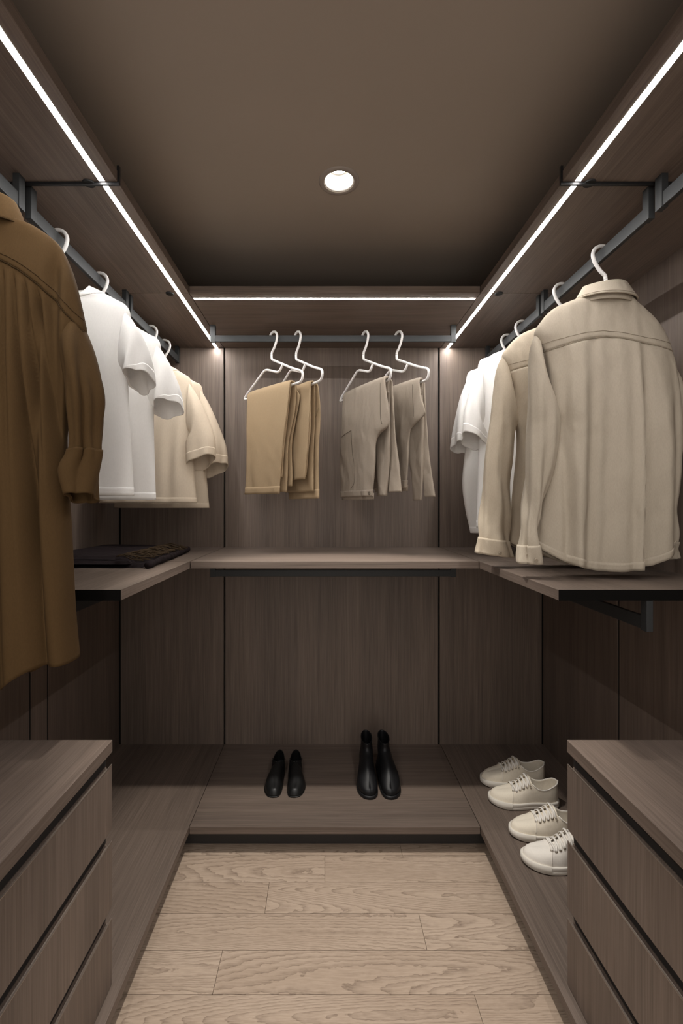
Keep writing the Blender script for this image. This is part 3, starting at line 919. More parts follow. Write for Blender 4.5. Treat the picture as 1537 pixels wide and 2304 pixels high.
# --- brown shirt dress (back view)
def brown_dress():
    xc, Y = -0.737, 0.960
    t = garment('shirt_dress', xc, Y, -0.38, 'long brown shirt dress with gathered back at the left edge', 'dress')
    def hw(x): return x - xc
    R = [(-0.325, -0.527, 0.085), (-0.25, -0.534, 0.085), (-0.173, -0.538, 0.082), (-0.04, -0.543, 0.078), (0.10, -0.549, 0.072), (0.22, -0.540, 0.064), (0.30, -0.526, 0.058), (0.36, -0.506, 0.050), (0.40, -0.510, 0.046),
         (0.4725, -0.527, 0.038), (0.52, -0.544, 0.032), (0.555, -0.565, 0.028), (0.586, -0.608, 0.030), (0.597, -0.640, 0.034), (0.600, -0.655, 0.036)]
    rows = [(z, xc - hw(x), x, d) for z, x, d in R]
    def seam(x):
        return 0.516 - 0.078 * np.clip(np.abs(x - xc) / 0.165, 0, 1.5) ** 2
    def hem(x):
        u = np.clip(np.abs(x - xc) / 0.21, 0, 1)
        return -0.056 * (1 - sstep(u, 0.25, 0.80))
    def fold(x, z, side):
        zs = seam(x)
        d = np.clip(zs - z, 0, 1)
        xe = (x - xc) / (1 + 0.9 * d)
        g = sstep(d, 0.0, 0.05)
        warp = 0.006 * wob(x, z, 5, 30, 3)
        fine = -(1 - np.abs(np.sin(math.pi * (xe + warp) / 0.0205))) ** 1.5
        fine *= 0.024 * g * (0.25 + 0.75 * sstep(d, 0.45, 0.12)) * sstep(np.abs(x - xc), 0.185, 0.155) * (0.75 + 0.5 * wob(x, z, 31, 60, 2))
        wide = -0.042 * (1 - np.abs(np.sin(math.pi * (xe + 0.010 * wob(x, z, 8, 20, 4)) / 0.050))) ** 1.4 * sstep(d, 0.06, 0.40)
        side_f = -0.024 * np.exp(-((x + 0.560 - 0.02 * (0.5 - z)) / 0.014) ** 2) * sstep(z, 0.56, 0.45) * sstep(z, 0.10, 0.25)
        side_f += -0.022 * np.exp(-((x + 0.588 + 0.00 * (0.5 - z)) / 0.010) ** 2) * sstep(z, 0.50, 0.33) * sstep(z, -0.3, 0.1)
        side_f += 0.010 * np.exp(-((x + 0.535) / 0.012) ** 2) * sstep(z, 0.55, 0.45)
        step = 0.003 * (1 - sstep(zs - z, -0.002, 0.004)) - 0.003 * np.exp(-((zs - z) / 0.004) ** 2)
        f = fine + wide + side_f + step + 0.003 * wob(x, z, 3, 35, 12) * (1 - g)
        return np.where(side < 0, f, 0.5 * f)
    V, rs = loft_body(rows, Y, 150, 440, 0.80, fold, hem, seam, 0, 0.66)
    grid_obj('skirt_body', V[:rs + 1], M['brown'], t, thick=0.002)
    yk = grid_obj('yoke', V[rs:], M['brown'], t, thick=0.002)
    seam_line('stitch_seam', V, rs, M['brown_dk'], yk, 0.0014, None, -0.0005)
    seam_line('stitch_seam', V, rs + 4, M['brown_dk'], yk, 0.0007)
    c, CV = collar_ring('stand_collar', xc, Y, 0.640, 0.584, (0.084, 0.052), (0.104, 0.062), M['brown'], t, 0.02, 0.003, 12, 0.002, 2)
    seam_line('stitch_seam', CV, 0, M['brown_dk'], c, 0.0014)
    R_A = [(-0.528, 0.425), (-0.514, 0.390), (-0.496, 0.335), (-0.480, 0.27), (-0.472, 0.215), (-0.477, 0.150), (-0.476, 0.108), (-0.482, 0.060), (-0.488, 0.020)]
    R_B = [(-0.540, 0.415), (-0.552, 0.360), (-0.546, 0.315), (-0.532, 0.25), (-0.528, 0.19), (-0.523, 0.130), (-0.530, 0.100), (-0.548, 0.064), (-0.530, 0.012)]
    for sg in (1, -1):
        A = [(a if sg > 0 else 2 * xc - a, b) for a, b in R_A]
        B = [(a if sg > 0 else 2 * xc - a, b) for a, b in R_B]
        def sf(kk, th):
            return 0.006 * np.sin(4 * th + 3 * kk) * sstep(kk, 0.1, 0.35) + 0.0045 * np.sin(9 * th + 2 * kk) * sstep(kk, 0.3, 0.55) * sstep(kk, 0.95, 0.7)
        SV = loft_tube(A, B, [0.004, 0.026, 0.045, 0.052, 0.050, 0.040, 0.036, 0.040, 0.040], [0, 0, -0.004] + [-0.006] * 6, Y, 90, 56, 0.9, sf, 0.25)
        so = grid_obj('sleeve', SV, M['brown'], t, thick=0.002)
        i = int(np.argmax(SV[:, :, 2].mean(1) < 0.112))
        grid_obj('cuff', offset_rows(SV[i:], 0.003), M['brown'], so, thick=0.0025)
        seam_line('armhole_seam', SV, 10, M['brown_dk'], so, 0.0013)
    return t
hanger(RL - 0.014, 0.960, 'white hanger at the left picture edge holding the brown dress')
brown_dress()

# ------------------------------------------------------------------ trousers folded over hanger bars
def ribbon(name, front, back, nf, nb, rad, th, mat, parent, zbar=0.503, nrow=90, ns=40, seed=0, amp=0.003, ztop=None):
    """one folded trouser leg: flat tube going up the front, over the bar, down the back.
    front/back: lists (z, sL, sR) bottom->bar and bar->bottom in the hanger's own frame (s along bar, -y toward viewer)"""
    pts = []
    for z, a, b in front:
        pts.append((a, b, -nf, z, 0.0, -1.0))
    la, lb = front[-1][1], front[-1][2]
    ra, rb = (back[0][1], back[0][2]) if back else (la, lb)
    for k, an in enumerate(np.linspace(0, math.pi, 7)[1:-1]):
        q = (k + 1) / 6
        nn = -math.cos(an)
        w = rad
        pts.append((la + (ra - la) * q, lb + (rb - lb) * q, nn * (nf if nn < 0 else nb), zbar + rad * math.sin(an), 0, 0))
    for z, a, b in back:
        pts.append((a, b, nb, z, 0, 1.0))
    T = cr(np.array(pts)[:, :4] * np.array([1, 1, 1, 1]), nrow)
    tang = np.gradient(T[:, 2:4], axis=0); tang /= np.linalg.norm(tang, axis=1)[:, None] + 1e-9
    nrm = np.stack([-tang[:, 1], tang[:, 0]], 1)
    a = np.linspace(0, 2 * math.pi, ns, endpoint=False)
    c = np.sign(np.cos(a)) * np.abs(np.cos(a)) ** 0.75
    s = np.sign(np.sin(a)) * np.abs(np.sin(a)) ** 0.55
    mid, half = (T[:, 0] + T[:, 1]) / 2, (T[:, 1] - T[:, 0]) / 2
    V = np.zeros((nrow, ns, 3))
    V[:, :, 0] = mid[:, None] + half[:, None] * c
    sx, zz = V[:, :, 0], T[:, 3][:, None] * np.ones((1, ns))
    f = 0.9 * amp * wob(sx + 0.5 * zz, zz, seed + 20, 50, 22) + amp * wob(sx, zz, seed, 45, 14) + amp * 0.6 * wob(sx, zz, seed + 4, 80, 60) + amp * 0.9 * wob(sx, zz * 0.3, seed + 8, 70, 10)
    hang = sstep(np.abs(zz - zbar), 0.01, 0.15)
    lift = th * s[None] + f * hang * np.abs(s)[None] ** 0.5 * np.sign(s)[None] + amp * 1.4 * hang * wob(sx, zz, seed + 11, 25, 8)
    V[:, :, 1] = T[:, 2][:, None] + nrm[:, 0][:, None] * lift
    V[:, :, 2] = zz + nrm[:, 1][:, None] * lift
    V[:, :, 2] -= 0.497
    F = grid_faces(nrow, ns)
    F.append(list(range(ns))[::-1]); F.append([(nrow - 1) * ns + j for j in range(ns)])
    o = fix_normals(mesh_obj(name, V, F, mat, parent, True, smooth=True))
    return o, V, T

def hang_frame(X0, th):
    return X0, RB, -math.radians(th)

def strip_on(name, s0, s1, z0, z1, y, th, mat, parent, nx=8):
    """thin raised band on a trouser front (own frame)"""
    return box(name, s0, s1, y - th, y, z0 - 0.497, z1 - 0.497, mat, parent, th * 0.3, local=True)

def cloth_y(V, s, z):
    Q = V.reshape(-1, 3); Q = Q[Q[:, 1] < np.median(Q[:, 1])]
    q = (Q[:, 0] - s) ** 2 + (Q[:, 2] - (z - 0.497)) ** 2
    return Q[np.argsort(q)[:5], 1].mean()

def stitch(name, pts, y, mat, parent, r=0.0009, V=None):
    P = cr(np.array([(s, y, z - 0.497) for s, z in pts]), 24)
    if V is not None:
        yy = np.array([cloth_y(V, p[0], p[2] + 0.497) for p in P])
        P[:, 1] = np.convolve(np.pad(yy, 2, 'edge'), np.ones(5) / 5, 'valid') - 0.0011
    return tube(name, P, r, mat, parent, 6, True)

def trousers(X0, th, label, group):
    x, y, rz = hang_frame(X0, th)
    return empty('trousers', (x, y, 0.497), label, 'trousers', group, rz)

GH = 'trousers on the back rail'
# 1: khaki, hem side to the front
hanger(-0.233, RB, 'white hanger holding the front khaki trousers, leftmost on the back rail', -math.radians(45), wide=1.0, drop=0.0)
t1 = trousers(-0.233, 45, 'khaki trousers in front, leftmost pair on the back rail', GH)
o, V, T = ribbon('leg', [(0.052, -0.166, 0.074), (0.15, -0.155, 0.086), (0.265, -0.153, 0.102), (0.378, -0.155, 0.126), (0.49, -0.152, 0.146)],
       [(0.49, -0.15, 0.142), (0.40, -0.15, 0.135), (0.27, -0.145, 0.096), (0.15, -0.15, 0.09), (0.06, -0.15, 0.085)], 0.021, 0.017, 0.016, 0.0065, M['khaki'], t1, seed=3, amp=0.0045)
grid_obj('turned_hem', offset_rows(V[:int(np.argmax(T[:, 3] > 0.086))], 0.0012), M['khaki'], o, thick=0.001, local=True)
ribbon('leg', [(0.12, -0.14, 0.085), (0.265, -0.14, 0.098), (0.378, -0.14, 0.118), (0.485, -0.14, 0.138)],
       [(0.485, -0.14, 0.135), (0.452, -0.14, 0.151), (0.343, -0.14, 0.121), (0.267, -0.13, 0.099), (0.136, -0.13, 0.103), (0.084, -0.13, 0.100)], 0.008, 0.030, 0.008, 0.0055, M['khaki'], t1, seed=9, amp=0.004)
# 2: khaki, waist side behind
hanger(-0.126, RB, 'white hanger holding the rear khaki trousers, second from left on the back rail', -math.radians(55), wide=1.0, drop=0.0)
t2 = trousers(-0.126, 55, 'rear khaki trousers, partly behind the front khaki pair', GH)
ribbon('leg', [(0.112, -0.10, 0.098), (0.172, -0.11, 0.108), (0.273, -0.12, 0.122), (0.361, -0.13, 0.131), (0.49, -0.14, 0.143)],
       [(0.49, -0.14, 0.130), (0.413, -0.14, 0.132), (0.336, -0.14, 0.130), (0.248, -0.13, 0.12), (0.06, -0.11, 0.118)], 0.017, 0.013, 0.013, 0.006, M['khaki'], t2, seed=21, amp=0.0048)
o, V, T = ribbon('leg', [(0.13, -0.10, 0.09), (0.273, -0.12, 0.112), (0.361, -0.13, 0.122), (0.485, -0.14, 0.126)],
       [(0.488, -0.14, 0.134), (0.413, -0.14, 0.147), (0.336, -0.14, 0.147), (0.248, -0.13, 0.135), (0.12, -0.12, 0.134), (0.030, -0.105, 0.135)], 0.004, 0.028, 0.006, 0.006, M['khaki'], t2, seed=27, amp=0.004)
kb = len(T) - int(np.argmax(T[::-1, 3] > 0.074))
grid_obj('turned_hem', offset_rows(V[kb:], 0.0012), M['khaki'], o, thick=0.001, local=True)
stitch('pocket_edge', [(0.118, 0.365), (0.13, 0.378), (0.139, 0.392), (0.146, 0.405)], 0.020, M['khaki_dk'], o, 0.0012)

def jeans(X0, th, label, hip, lega, legb, seed, button, waist):
    t = trousers(X0, th, label, GH)
    o, V, T = ribbon('front_hip', hip, [(0.488, hip[-1][1], hip[-1][2] - 0.012), (0.455, hip[-1][1], hip[-1][2] - 0.016)], 0.022, 0.006, 0.014, 0.0095, M['taupe'], t, seed=seed, amp=0.0052)
    b = max(abs(hip[0][1]), 0)
    sl, sr, zb = waist
    m = int(np.argmax(T[:, 3] > zb + 0.044))
    wb = grid_obj('waistband', offset_rows(V[:m], 0.0022), M['taupe'], t, thick=0.0025, local=True)
    VL = V[:3].copy(); VL[:, :, 2] -= np.array([0.013, 0.006, 0.0])[:, None]; VL[:, :, 1] += 0.006
    grid_obj('waistband_lining', VL, M['taupe'], wb, thick=0.001, local=True)
    yb = cloth_y(V, button[0], button[1]) - 0.0056
    A = np.linspace(0, 2 * math.pi, 16, endpoint=False)
    bx, bz = button
    VV = [(bx + 0.0085 * math.cos(a), yb, bz - 0.497 + 0.0085 * math.sin(a)) for a in A] + [(bx + 0.0072 * math.cos(a), yb - 0.003, bz - 0.497 + 0.0072 * math.sin(a)) for a in A]
    fix_normals(mesh_obj('button', VV, [[i, (i + 1) % 16, 16 + (i + 1) % 16, 16 + i] for i in range(16)] + [list(range(16, 32))], M['taupe_dk'], wb, True))
    ribbon('leg', [(0.42, lega[0][1], lega[0][2] - 0.02), (0.485, lega[0][1], lega[0][2])], lega, 0.006, 0.012, 0.008, 0.0075, M['taupe'], t, seed=seed + 31, amp=0.0052)
    ribbon('leg', [(0.43, legb[0][1], legb[0][2] - 0.02), (0.49, legb[0][1], legb[0][2])], legb, 0.011, 0.027, 0.011, 0.0075, M['taupe'], t, seed=seed + 47, amp=0.0052)
    return t, o, V
hanger(0.169, RB, 'white hanger holding the nearer taupe trousers on the back rail', -math.radians(62), wide=1.0, drop=0.0)
t3, o3, V3 = jeans(0.169, 62, 'taupe denim trousers with visible waistband button, left of the two taupe pairs',
      [(0.040, -0.150, 0.111), (0.166, -0.161, 0.125), (0.254, -0.161, 0.131), (0.292, -0.158, 0.158), (0.315, -0.157, 0.212), (0.345, -0.155, 0.219), (0.41, -0.150, 0.208), (0.49, -0.136, 0.192)],
      [(0.49, -0.11, 0.172), (0.31, 0.00, 0.178), (0.158, 0.075, 0.176), (0.042, 0.084, 0.155)],
      [(0.49, -0.11, 0.176), (0.44, -0.08, 0.178), (0.31, 0.03, 0.189), (0.156, 0.11, 0.219), (0.055, 0.125, 0.236)], 61, (0.092, 0.052), (-0.150, 0.110, 0.030))
stitch('pocket_stitch', [(-0.146, 0.318), (-0.10, 0.325), (-0.052, 0.335)], -0.0325, M['taupe_dk'], o3, 0.0009, V3)
stitch('pocket_stitch', [(-0.052, 0.335), (-0.046, 0.26), (-0.03, 0.17), (-0.03, 0.10), (-0.055, 0.078)], -0.0325, M['taupe_dk'], o3, 0.0009, V3)
stitch('side_seam', [(0.170, 0.495), (0.172, 0.42), (0.176, 0.36), (0.185, 0.325)], -0.0325, M['taupe_dk'], o3, 0.0009, V3)
hanger(0.314, RB, 'white hanger holding the rear taupe trousers, rightmost on the back rail', -math.radians(60), wide=1.0, drop=0.0)
t4, o4, V4 = jeans(0.314, 60, 'rear taupe denim trousers, rightmost pair on the back rail',
      [(0.075, -0.13, 0.094), (0.163, -0.14, 0.102), (0.288, -0.14, 0.111), (0.323, -0.14, 0.130), (0.358, -0.14, 0.200), (0.385, -0.14, 0.206), (0.43, -0.14, 0.186), (0.49, -0.13, 0.172)],
      [(0.49, -0.11, 0.150), (0.36, 0.02, 0.156), (0.16, 0.08, 0.155), (0.022, 0.096, 0.144)],
      [(0.49, -0.11, 0.150), (0.44, -0.05, 0.153), (0.346, 0.05, 0.163), (0.19, 0.13, 0.180), (0.036, 0.155, 0.212)], 77, (0.070, 0.084), (-0.13, 0.094, 0.066))
stitch('side_seam', [(0.140, 0.495), (0.143, 0.43), (0.148, 0.39), (0.150, 0.362)], -0.0325, M['taupe_dk'], o4, 0.0009, V4)

# ------------------------------------------------------------------ folded scarf on the left mid shelf
def scarf():
    t = empty('scarf', (-0.78, 1.76, MID), 'folded dark plum wool scarf with fringe on the left mid-height shelf', 'scarf')
    def slab(name, x0, x1, y0, y1, z, th, seed, mat, fade=1.0):
        nx, ny = 46, 40
        u = np.linspace(0, 1, nx); v = np.linspace(0, 1, ny)
        Ug, Vg = np.meshgrid(u, v)
        sk = 0.03
        X = x0 + (x1 - x0) * Ug + 0.006 * wob(Ug, Vg, seed + 1, 3, 9)
        Yy = y0 + (y1 - y0) * Vg + 0.006 * wob(Ug, Vg, seed + 2, 9, 3)
        ed = np.minimum(np.minimum(Ug, 1 - Ug) * 14, np.minimum(Vg, 1 - Vg) * 14).clip(0, 1)
        Zt = z + th * np.sqrt(1 - (1 - ed) ** 2) + 0.004 * wob(Ug, Vg, seed, 9, 7) * ed
        Zb = np.full_like(Zt, z) + 0.0
        Zb = np.minimum(Zb, Zt)
        V = np.concatenate([np.stack([X, Yy, Zt], 2).reshape(-1, 3), np.stack([X, Yy, Zb], 2).reshape(-1, 3)])
        F = []
        n = nx * ny
        for i in range(ny - 1):
            for j in range(nx - 1):
                a = i * nx + j
                F.append((a, a + 1, a + nx + 1, a + nx)); F.append((n + a, n + a + nx, n + a + nx + 1, n + a + 1))
        rim = [j for j in range(nx)] + [i * nx + nx - 1 for i in range(1, ny)] + [(ny - 1) * nx + j for j in range(nx - 2, -1, -1)] + [i * nx for i in range(ny - 2, 0, -1)]
        for k in range(len(rim)):
            a, b = rim[k], rim[(k + 1) % len(rim)]
            F.append((a, n + a, n + b, b))
        return fix_normals(mesh_obj(name, V, F, mat, t, smooth=True))
    slab('fold', -0.985, -0.615, 1.53, 2.04, MID + 0.0005, 0.012, 3, M['wool'])
    slab('fold', -0.990, -0.655, 1.52, 2.03, MID + 0.0125, 0.013, 8, M['wool'])
    slab('fold', -0.985, -0.705, 1.54, 2.02, MID + 0.0255, 0.012, 12, M['wool'])
    P = cr([(-0.585, 1.50, MID + 0.012), (-0.592, 1.66, MID + 0.013), (-0.600, 1.82, MID + 0.013), (-0.612, 2.03, MID + 0.015)], 40)
    tube('rolled_edge', P, [0.011 + 0.0015 * math.sin(i * 0.7) for i in range(40)], M['wool'], t, 14)
    rr = random.Random(5)
    AV, AF = [], []
    for i in range(70):
        y0 = 1.52 + 0.49 * i / 70 + rr.uniform(-0.006, 0.006)
        p0 = np.array([-0.702 + rr.uniform(-0.01, 0.01), y0, MID + 0.0375])
        q = rr.uniform(-0.05, 0.05)
        pts = [p0, p0 + (0.03, q * 0.3, 0.003 + rr.uniform(0, 0.004)), p0 + (0.065, q * 0.8, -0.006 + rr.uniform(-0.002, 0.005)), p0 + (0.092 + rr.uniform(0, 0.015), q, -0.012 + rr.uniform(-0.002, 0.006))]
        V, F = tube_vf(cr(pts, 9), 0.0016, 5)
        b = sum(len(v) for v in AV)
        AF += [[b + k for k in f] for f in F]; AV.append(V)
    o = mesh_obj('fringe', np.vstack(AV), AF, M['fringe'], t, smooth=True)
    o['kind'] = 'stuff'
scarf()

# ------------------------------------------------------------------ shoes
def interp(t, tab):
    tab = np.array(tab, float)
    return [np.interp(t, tab[:, 0], tab[:, k]) for k in range(1, tab.shape[1])]

def smooth_tab(tab, n=160):
    """Catmull-Rom densified table on the first column"""
    P = cr(np.array(tab, float), n)
    P = P[np.argsort(P[:, 0])]
    return P

N = 72
ANG = np.linspace(0, 2 * math.pi, N, endpoint=False)
TT = (1 - np.cos(ANG)) / 2
SG = np.where(ANG <= math.pi, 1.0, -1.0); SG[0] = 0.0

def outline(L, tab, z, grow=0.0, skew=0.0):
    w = interp(TT, tab)[0]
    sg = np.sign(np.sin(ANG)); sg[np.abs(np.sin(ANG)) < 1e-9] = 0
    x = L / 2 - L * TT
    P = np.stack([x * (1 + 2 * grow / L), sg * np.maximum(w + grow, 0) + skew * np.sin(math.pi * np.clip(TT / 0.6, 0, 1)), np.full(N, z)], 1)
    return P

def rings_obj(name, rings, mat, parent, cap_lo=False, cap_hi=False, thick=0.0, off=-1.0):
    V = np.array(rings)
    nr = len(V)
    F = grid_faces(nr, N)
    if cap_lo: F.append(list(range(N))[::-1])
    if cap_hi: F.append([(nr - 1) * N + j for j in range(N)])
    o = fix_normals(mesh_obj(name, V, F, mat, parent, True, smooth=True))
    if thick:
        s = o.modifiers.new('thickness', 'SOLIDIFY'); s.thickness = thick; s.offset = off
    return o

def weld(o, d=2e-5):
    bm = bmesh.new(); bm.from_mesh(o.data)
    bmesh.ops.remove_doubles(bm, verts=bm.verts, dist=d)
    bmesh.ops.recalc_face_normals(bm, faces=bm.faces)
    bm.to_mesh(o.data); bm.free()
    o.data.polygons.foreach_set('use_smooth', [True] * len(o.data.polygons))
    return o

def torus(name, c, nrm, R, r, mat, parent, ns=12, nt=6):
    nrm = np.array(nrm, float); nrm /= np.linalg.norm(nrm)
    u = np.cross(nrm, [0.3, 0.2, 1.0]); u /= np.linalg.norm(u); v = np.cross(nrm, u)
    V = []
    for a in np.linspace(0, 2 * math.pi, ns, endpoint=False):
        d = math.cos(a) * u + math.sin(a) * v
        for b in np.linspace(0, 2 * math.pi, nt, endpoint=False):
            V.append(np.array(c) + d * (R + r * math.cos(b)) + nrm * r * math.sin(b))
    F = [(i * nt + j, ((i + 1) % ns) * nt + j, ((i + 1) % ns) * nt + (j + 1) % nt, i * nt + (j + 1) % nt) for i in range(ns) for j in range(nt)]
    return fix_normals(mesh_obj(name, V, F, mat, parent, True, smooth=True))

SNEAK_W = [(0, 0), (0.012, 0.013), (0.04, 0.024), (0.10, 0.036), (0.18, 0.0435), (0.28, 0.0475), (0.40, 0.0460), (0.55, 0.0395), (0.70, 0.0365), (0.85, 0.0350), (0.94, 0.028), (0.985, 0.014), (1, 0)]
SNEAK_T = [  # t, half width, height, shift along the foot
    (0.00, 0.0, 0.052, -0.034), (0.06, 0.0, 0.056, -0.034), (0.14, 0.0, 0.061, -0.034), (0.22, 0.0, 0.066, -0.030), (0.27, 0.004, 0.070, -0.020), (0.31, 0.012, 0.073, -0.010), (0.40, 0.0150, 0.083, -0.004), (0.50, 0.019, 0.098, 0.0),
    (0.555, 0.026, 0.104, 0.0), (0.60, 0.033, 0.092, 0.0), (0.67, 0.0345, 0.077, 0.0), (0.78, 0.0325, 0.075, 0.0), (0.88, 0.028, 0.086, 0.0), (0.95, 0.020, 0.094, 0.002), (1.0, 0.0, 0.096, 0.004)]

def sneaker(u, v, ang, label, mirror, up_mat):
    """u,v: floor position of the shoe's middle; toe points along ang"""
    t = empty('sneaker', (u, v, PLAT), label, 'shoe', 'white canvas sneakers', ang)
    L = 0.272
    sk = 0.006 * (1 if mirror else -1)
    zs = 0.027
    # outsole
    def rise(P, amt=0.006):
        P = P.copy(); P[:, 2] += amt * np.clip(1 - TT / 0.16, 0, 1) ** 2; return P
    so = rings_obj('outsole', [rise(outline(L, SNEAK_W, 0.0, -0.003, sk)), rise(outline(L, SNEAK_W, 0.003, 0.0, sk)), rise(outline(L, SNEAK_W, 0.0125, 0.0006, sk), 0.003), rise(outline(L, SNEAK_W, 0.014, -0.0006, sk), 0.003),
                               rise(outline(L, SNEAK_W, 0.0155, 0.0006, sk), 0.003), outline(L, SNEAK_W, zs - 0.003, 0.0008, sk), outline(L, SNEAK_W, zs, -0.001, sk), outline(L, SNEAK_W, zs, -0.006, sk)], M['rubber'], t, True, True)
    # dimpled toe band
    jj = [j for j in range(N) if TT[j] < 0.30]
    lo = [j for j in jj if ANG[j] > math.pi]; hi = [j for j in jj if ANG[j] <= math.pi]
    order = lo + hi
    R0, R1, R2, R3 = rise(outline(L, SNEAK_W, 0.004, 0.0008, sk)), outline(L, SNEAK_W, 0.005, 0.0022, sk), outline(L, SNEAK_W, zs + 0.001, 0.0022, sk), outline(L, SNEAK_W, zs + 0.0025, -0.0006, sk)
    R4 = outline(L, SNEAK_W, zs - 0.001, -0.007, sk)
    R1 = rise(R1)
    V = np.array([[R[j] for j in order] for R in (R0, R1, R2, R3, R4)])
    fix_normals(mesh_obj('toe_band', V, grid_faces(5, len(order), False), M['toe'], so, True, smooth=True))
    # upper
    base = outline(L, SNEAK_W, zs - 0.004, -0.0035, sk)
    w, zt, sh = interp(TT, smooth_tab(SNEAK_T))
    w = np.where(TT < 0.235, 0.0, np.clip(w, 0, 1))
    sg = np.sign(np.sin(ANG)); sg[np.abs(np.sin(ANG)) < 1e-9] = 0
    cy = sk * np.sin(math.pi * np.clip(TT / 0.6, 0, 1)) * 0.8
    top = np.stack([L / 2 - L * TT + sh, sg * w + cy, zt], 1)
    top[:, 0] = np.minimum(top[:, 0], L / 2 - 0.03)
    q_ = np.where(TT < 0.3, 0.05, 0.16)[:, None]
    ctl = base * (1 - q_) + top * q_
    ctl[:, 2] = base[:, 2] + (top[:, 2] - base[:, 2]) * np.where(TT < 0.3, 1.0, 0.72)
    ctl[:, 1] += sg * 0.003
    rows = []
    for k in np.linspace(0, 1, 18):
        r_ = (1 - k) ** 2 * base + 2 * k * (1 - k) * ctl + k * k * top
        rows.append(r_)
    U = np.array(rows)
    up = weld(rings_obj('upper', rows, up_mat, t, thick=0.0028))
    # toe cap overlay seam
    tube('toe_seam', [U[i, 13] * 1.0 + np.array([0, 0.0002, 0.0002]) for i in range(2, 15)], 0.0008, M['canvas_lt'], up, 6, True)
    tube('toe_seam', [U[i, N - 13] * 1.0 + np.array([0, -0.0002, 0.0002]) for i in range(2, 15)], 0.0008, M['canvas_lt'], up, 6, True)
    # collar binding round the ankle opening
    idx = [j for j in range(N) if TT[j] > 0.545]
    tube('collar_binding', top[idx] + np.array([0, 0, 0.0005]), 0.0022, M['canvas_lt'], up, 8, True)
    # inside
    ins = outline(L, SNEAK_W, zs + 0.006, -0.008, sk)
    fix_normals(mesh_obj('insole', np.vstack([ins]), [list(range(N))], M['insole'], t, True))
    # tongue
    n = 16
    TV = []
    for i, x in enumerate(np.linspace(0.062, -0.022, n)):
        z = np.interp(x, [-0.022, 0.0, 0.062], [0.110, 0.094, 0.062]) - 0.003
        hw = np.interp(x, [-0.022, 0.062], [0.026, 0.010])
        TV.append([(x, s_ * hw + sk * 0.6, z - 0.010 * s_ * s_) for s_ in np.linspace(-1, 1, 9)])
    o = fix_normals(mesh_obj('tongue', np.array(TV), grid_faces(n, 9, False), up_mat, t, True, smooth=True))
    o.modifiers.new('thickness', 'SOLIDIFY').thickness = 0.003
    # eyelets and laces
    row = 12
    cands = {sd: [j for j in range(N) if np.sign(np.sin(ANG[j])) == sd and 0.2 < TT[j] < 0.62] for sd in (1, -1)}
    def on(r_, sd, x, lift):
        """point on the upper, row r_, one side, at length x, lifted off the cloth"""
        js = sorted(cands[sd], key=lambda j_: U[r_, j_, 0])
        P = np.array([U[r_, j_] for j_ in js])
        p = np.array([x, np.interp(x, P[:, 0], P[:, 1]), np.interp(x, P[:, 0], P[:, 2])])
        k_ = (r_ - 8) / 9.0
        n_ = np.array([0.12, sd * (1 - 0.75 * k_), 0.35 + 0.65 * k_]); n_ /= np.linalg.norm(n_)
        return p + n_ * lift, n_
    XE = np.linspace(0.050, -0.016, 6)
    for sd in (1, -1):
        for x in XE:
            p, n_ = on(row, sd, x, 0.0012)
            torus('eyelet', p, n_, 0.0034, 0.0011, M['brass'], up)
    for q in range(5):
        for sd in (1, -1):
            x0, x1 = XE[q], XE[q + 1] + 0.002
            lf = 0.0034 if sd > 0 else 0.0052
            P = [on(row, sd, x0, 0.0008)[0]]
            for r_, f in ((13, 0.10), (15, 0.24), (17, 0.38)):
                P.append(on(r_, sd, x0 + (x1 - x0) * f, lf)[0])
            m_ = (on(17, sd, (x0 + x1) / 2, lf)[0] + on(17, -sd, (x0 + x1) / 2, lf)[0]) / 2
            P.append(m_ + np.array([0, 0, 0.003]))
            for r_, f in ((17, 0.62), (15, 0.76), (13, 0.90)):
                P.append(on(r_, -sd, x0 + (x1 - x0) * f, lf)[0])
            P.append(on(row, -sd, x1, 0.002)[0])
            tube('lace', cr(P, 22), 0.0037, M['lace'], up, 8, True, flat=0.32, upv=(0.1, 0, 1))
    return t

AX = math.pi
sneaker(0.806, 1.952, AX - 0.05, 'farthest white sneaker on the right platform, back one of the far pair', False, M['canvas'])
sneaker(0.797, 1.826, AX - 0.09, 'whole cream-white sneaker at the front of the far pair, right platform', True, M['canvas'])
sneaker(0.806, 1.640, AX - 0.10, 'cream sneaker in the near pair, back one partly behind the drawer chest', False, M['canvas'])
sneaker(0.795, 1.512, AX - 0.12, 'nearest white sneaker on the right platform, heel hidden by the drawer chest', True, M['canvas_lt'])

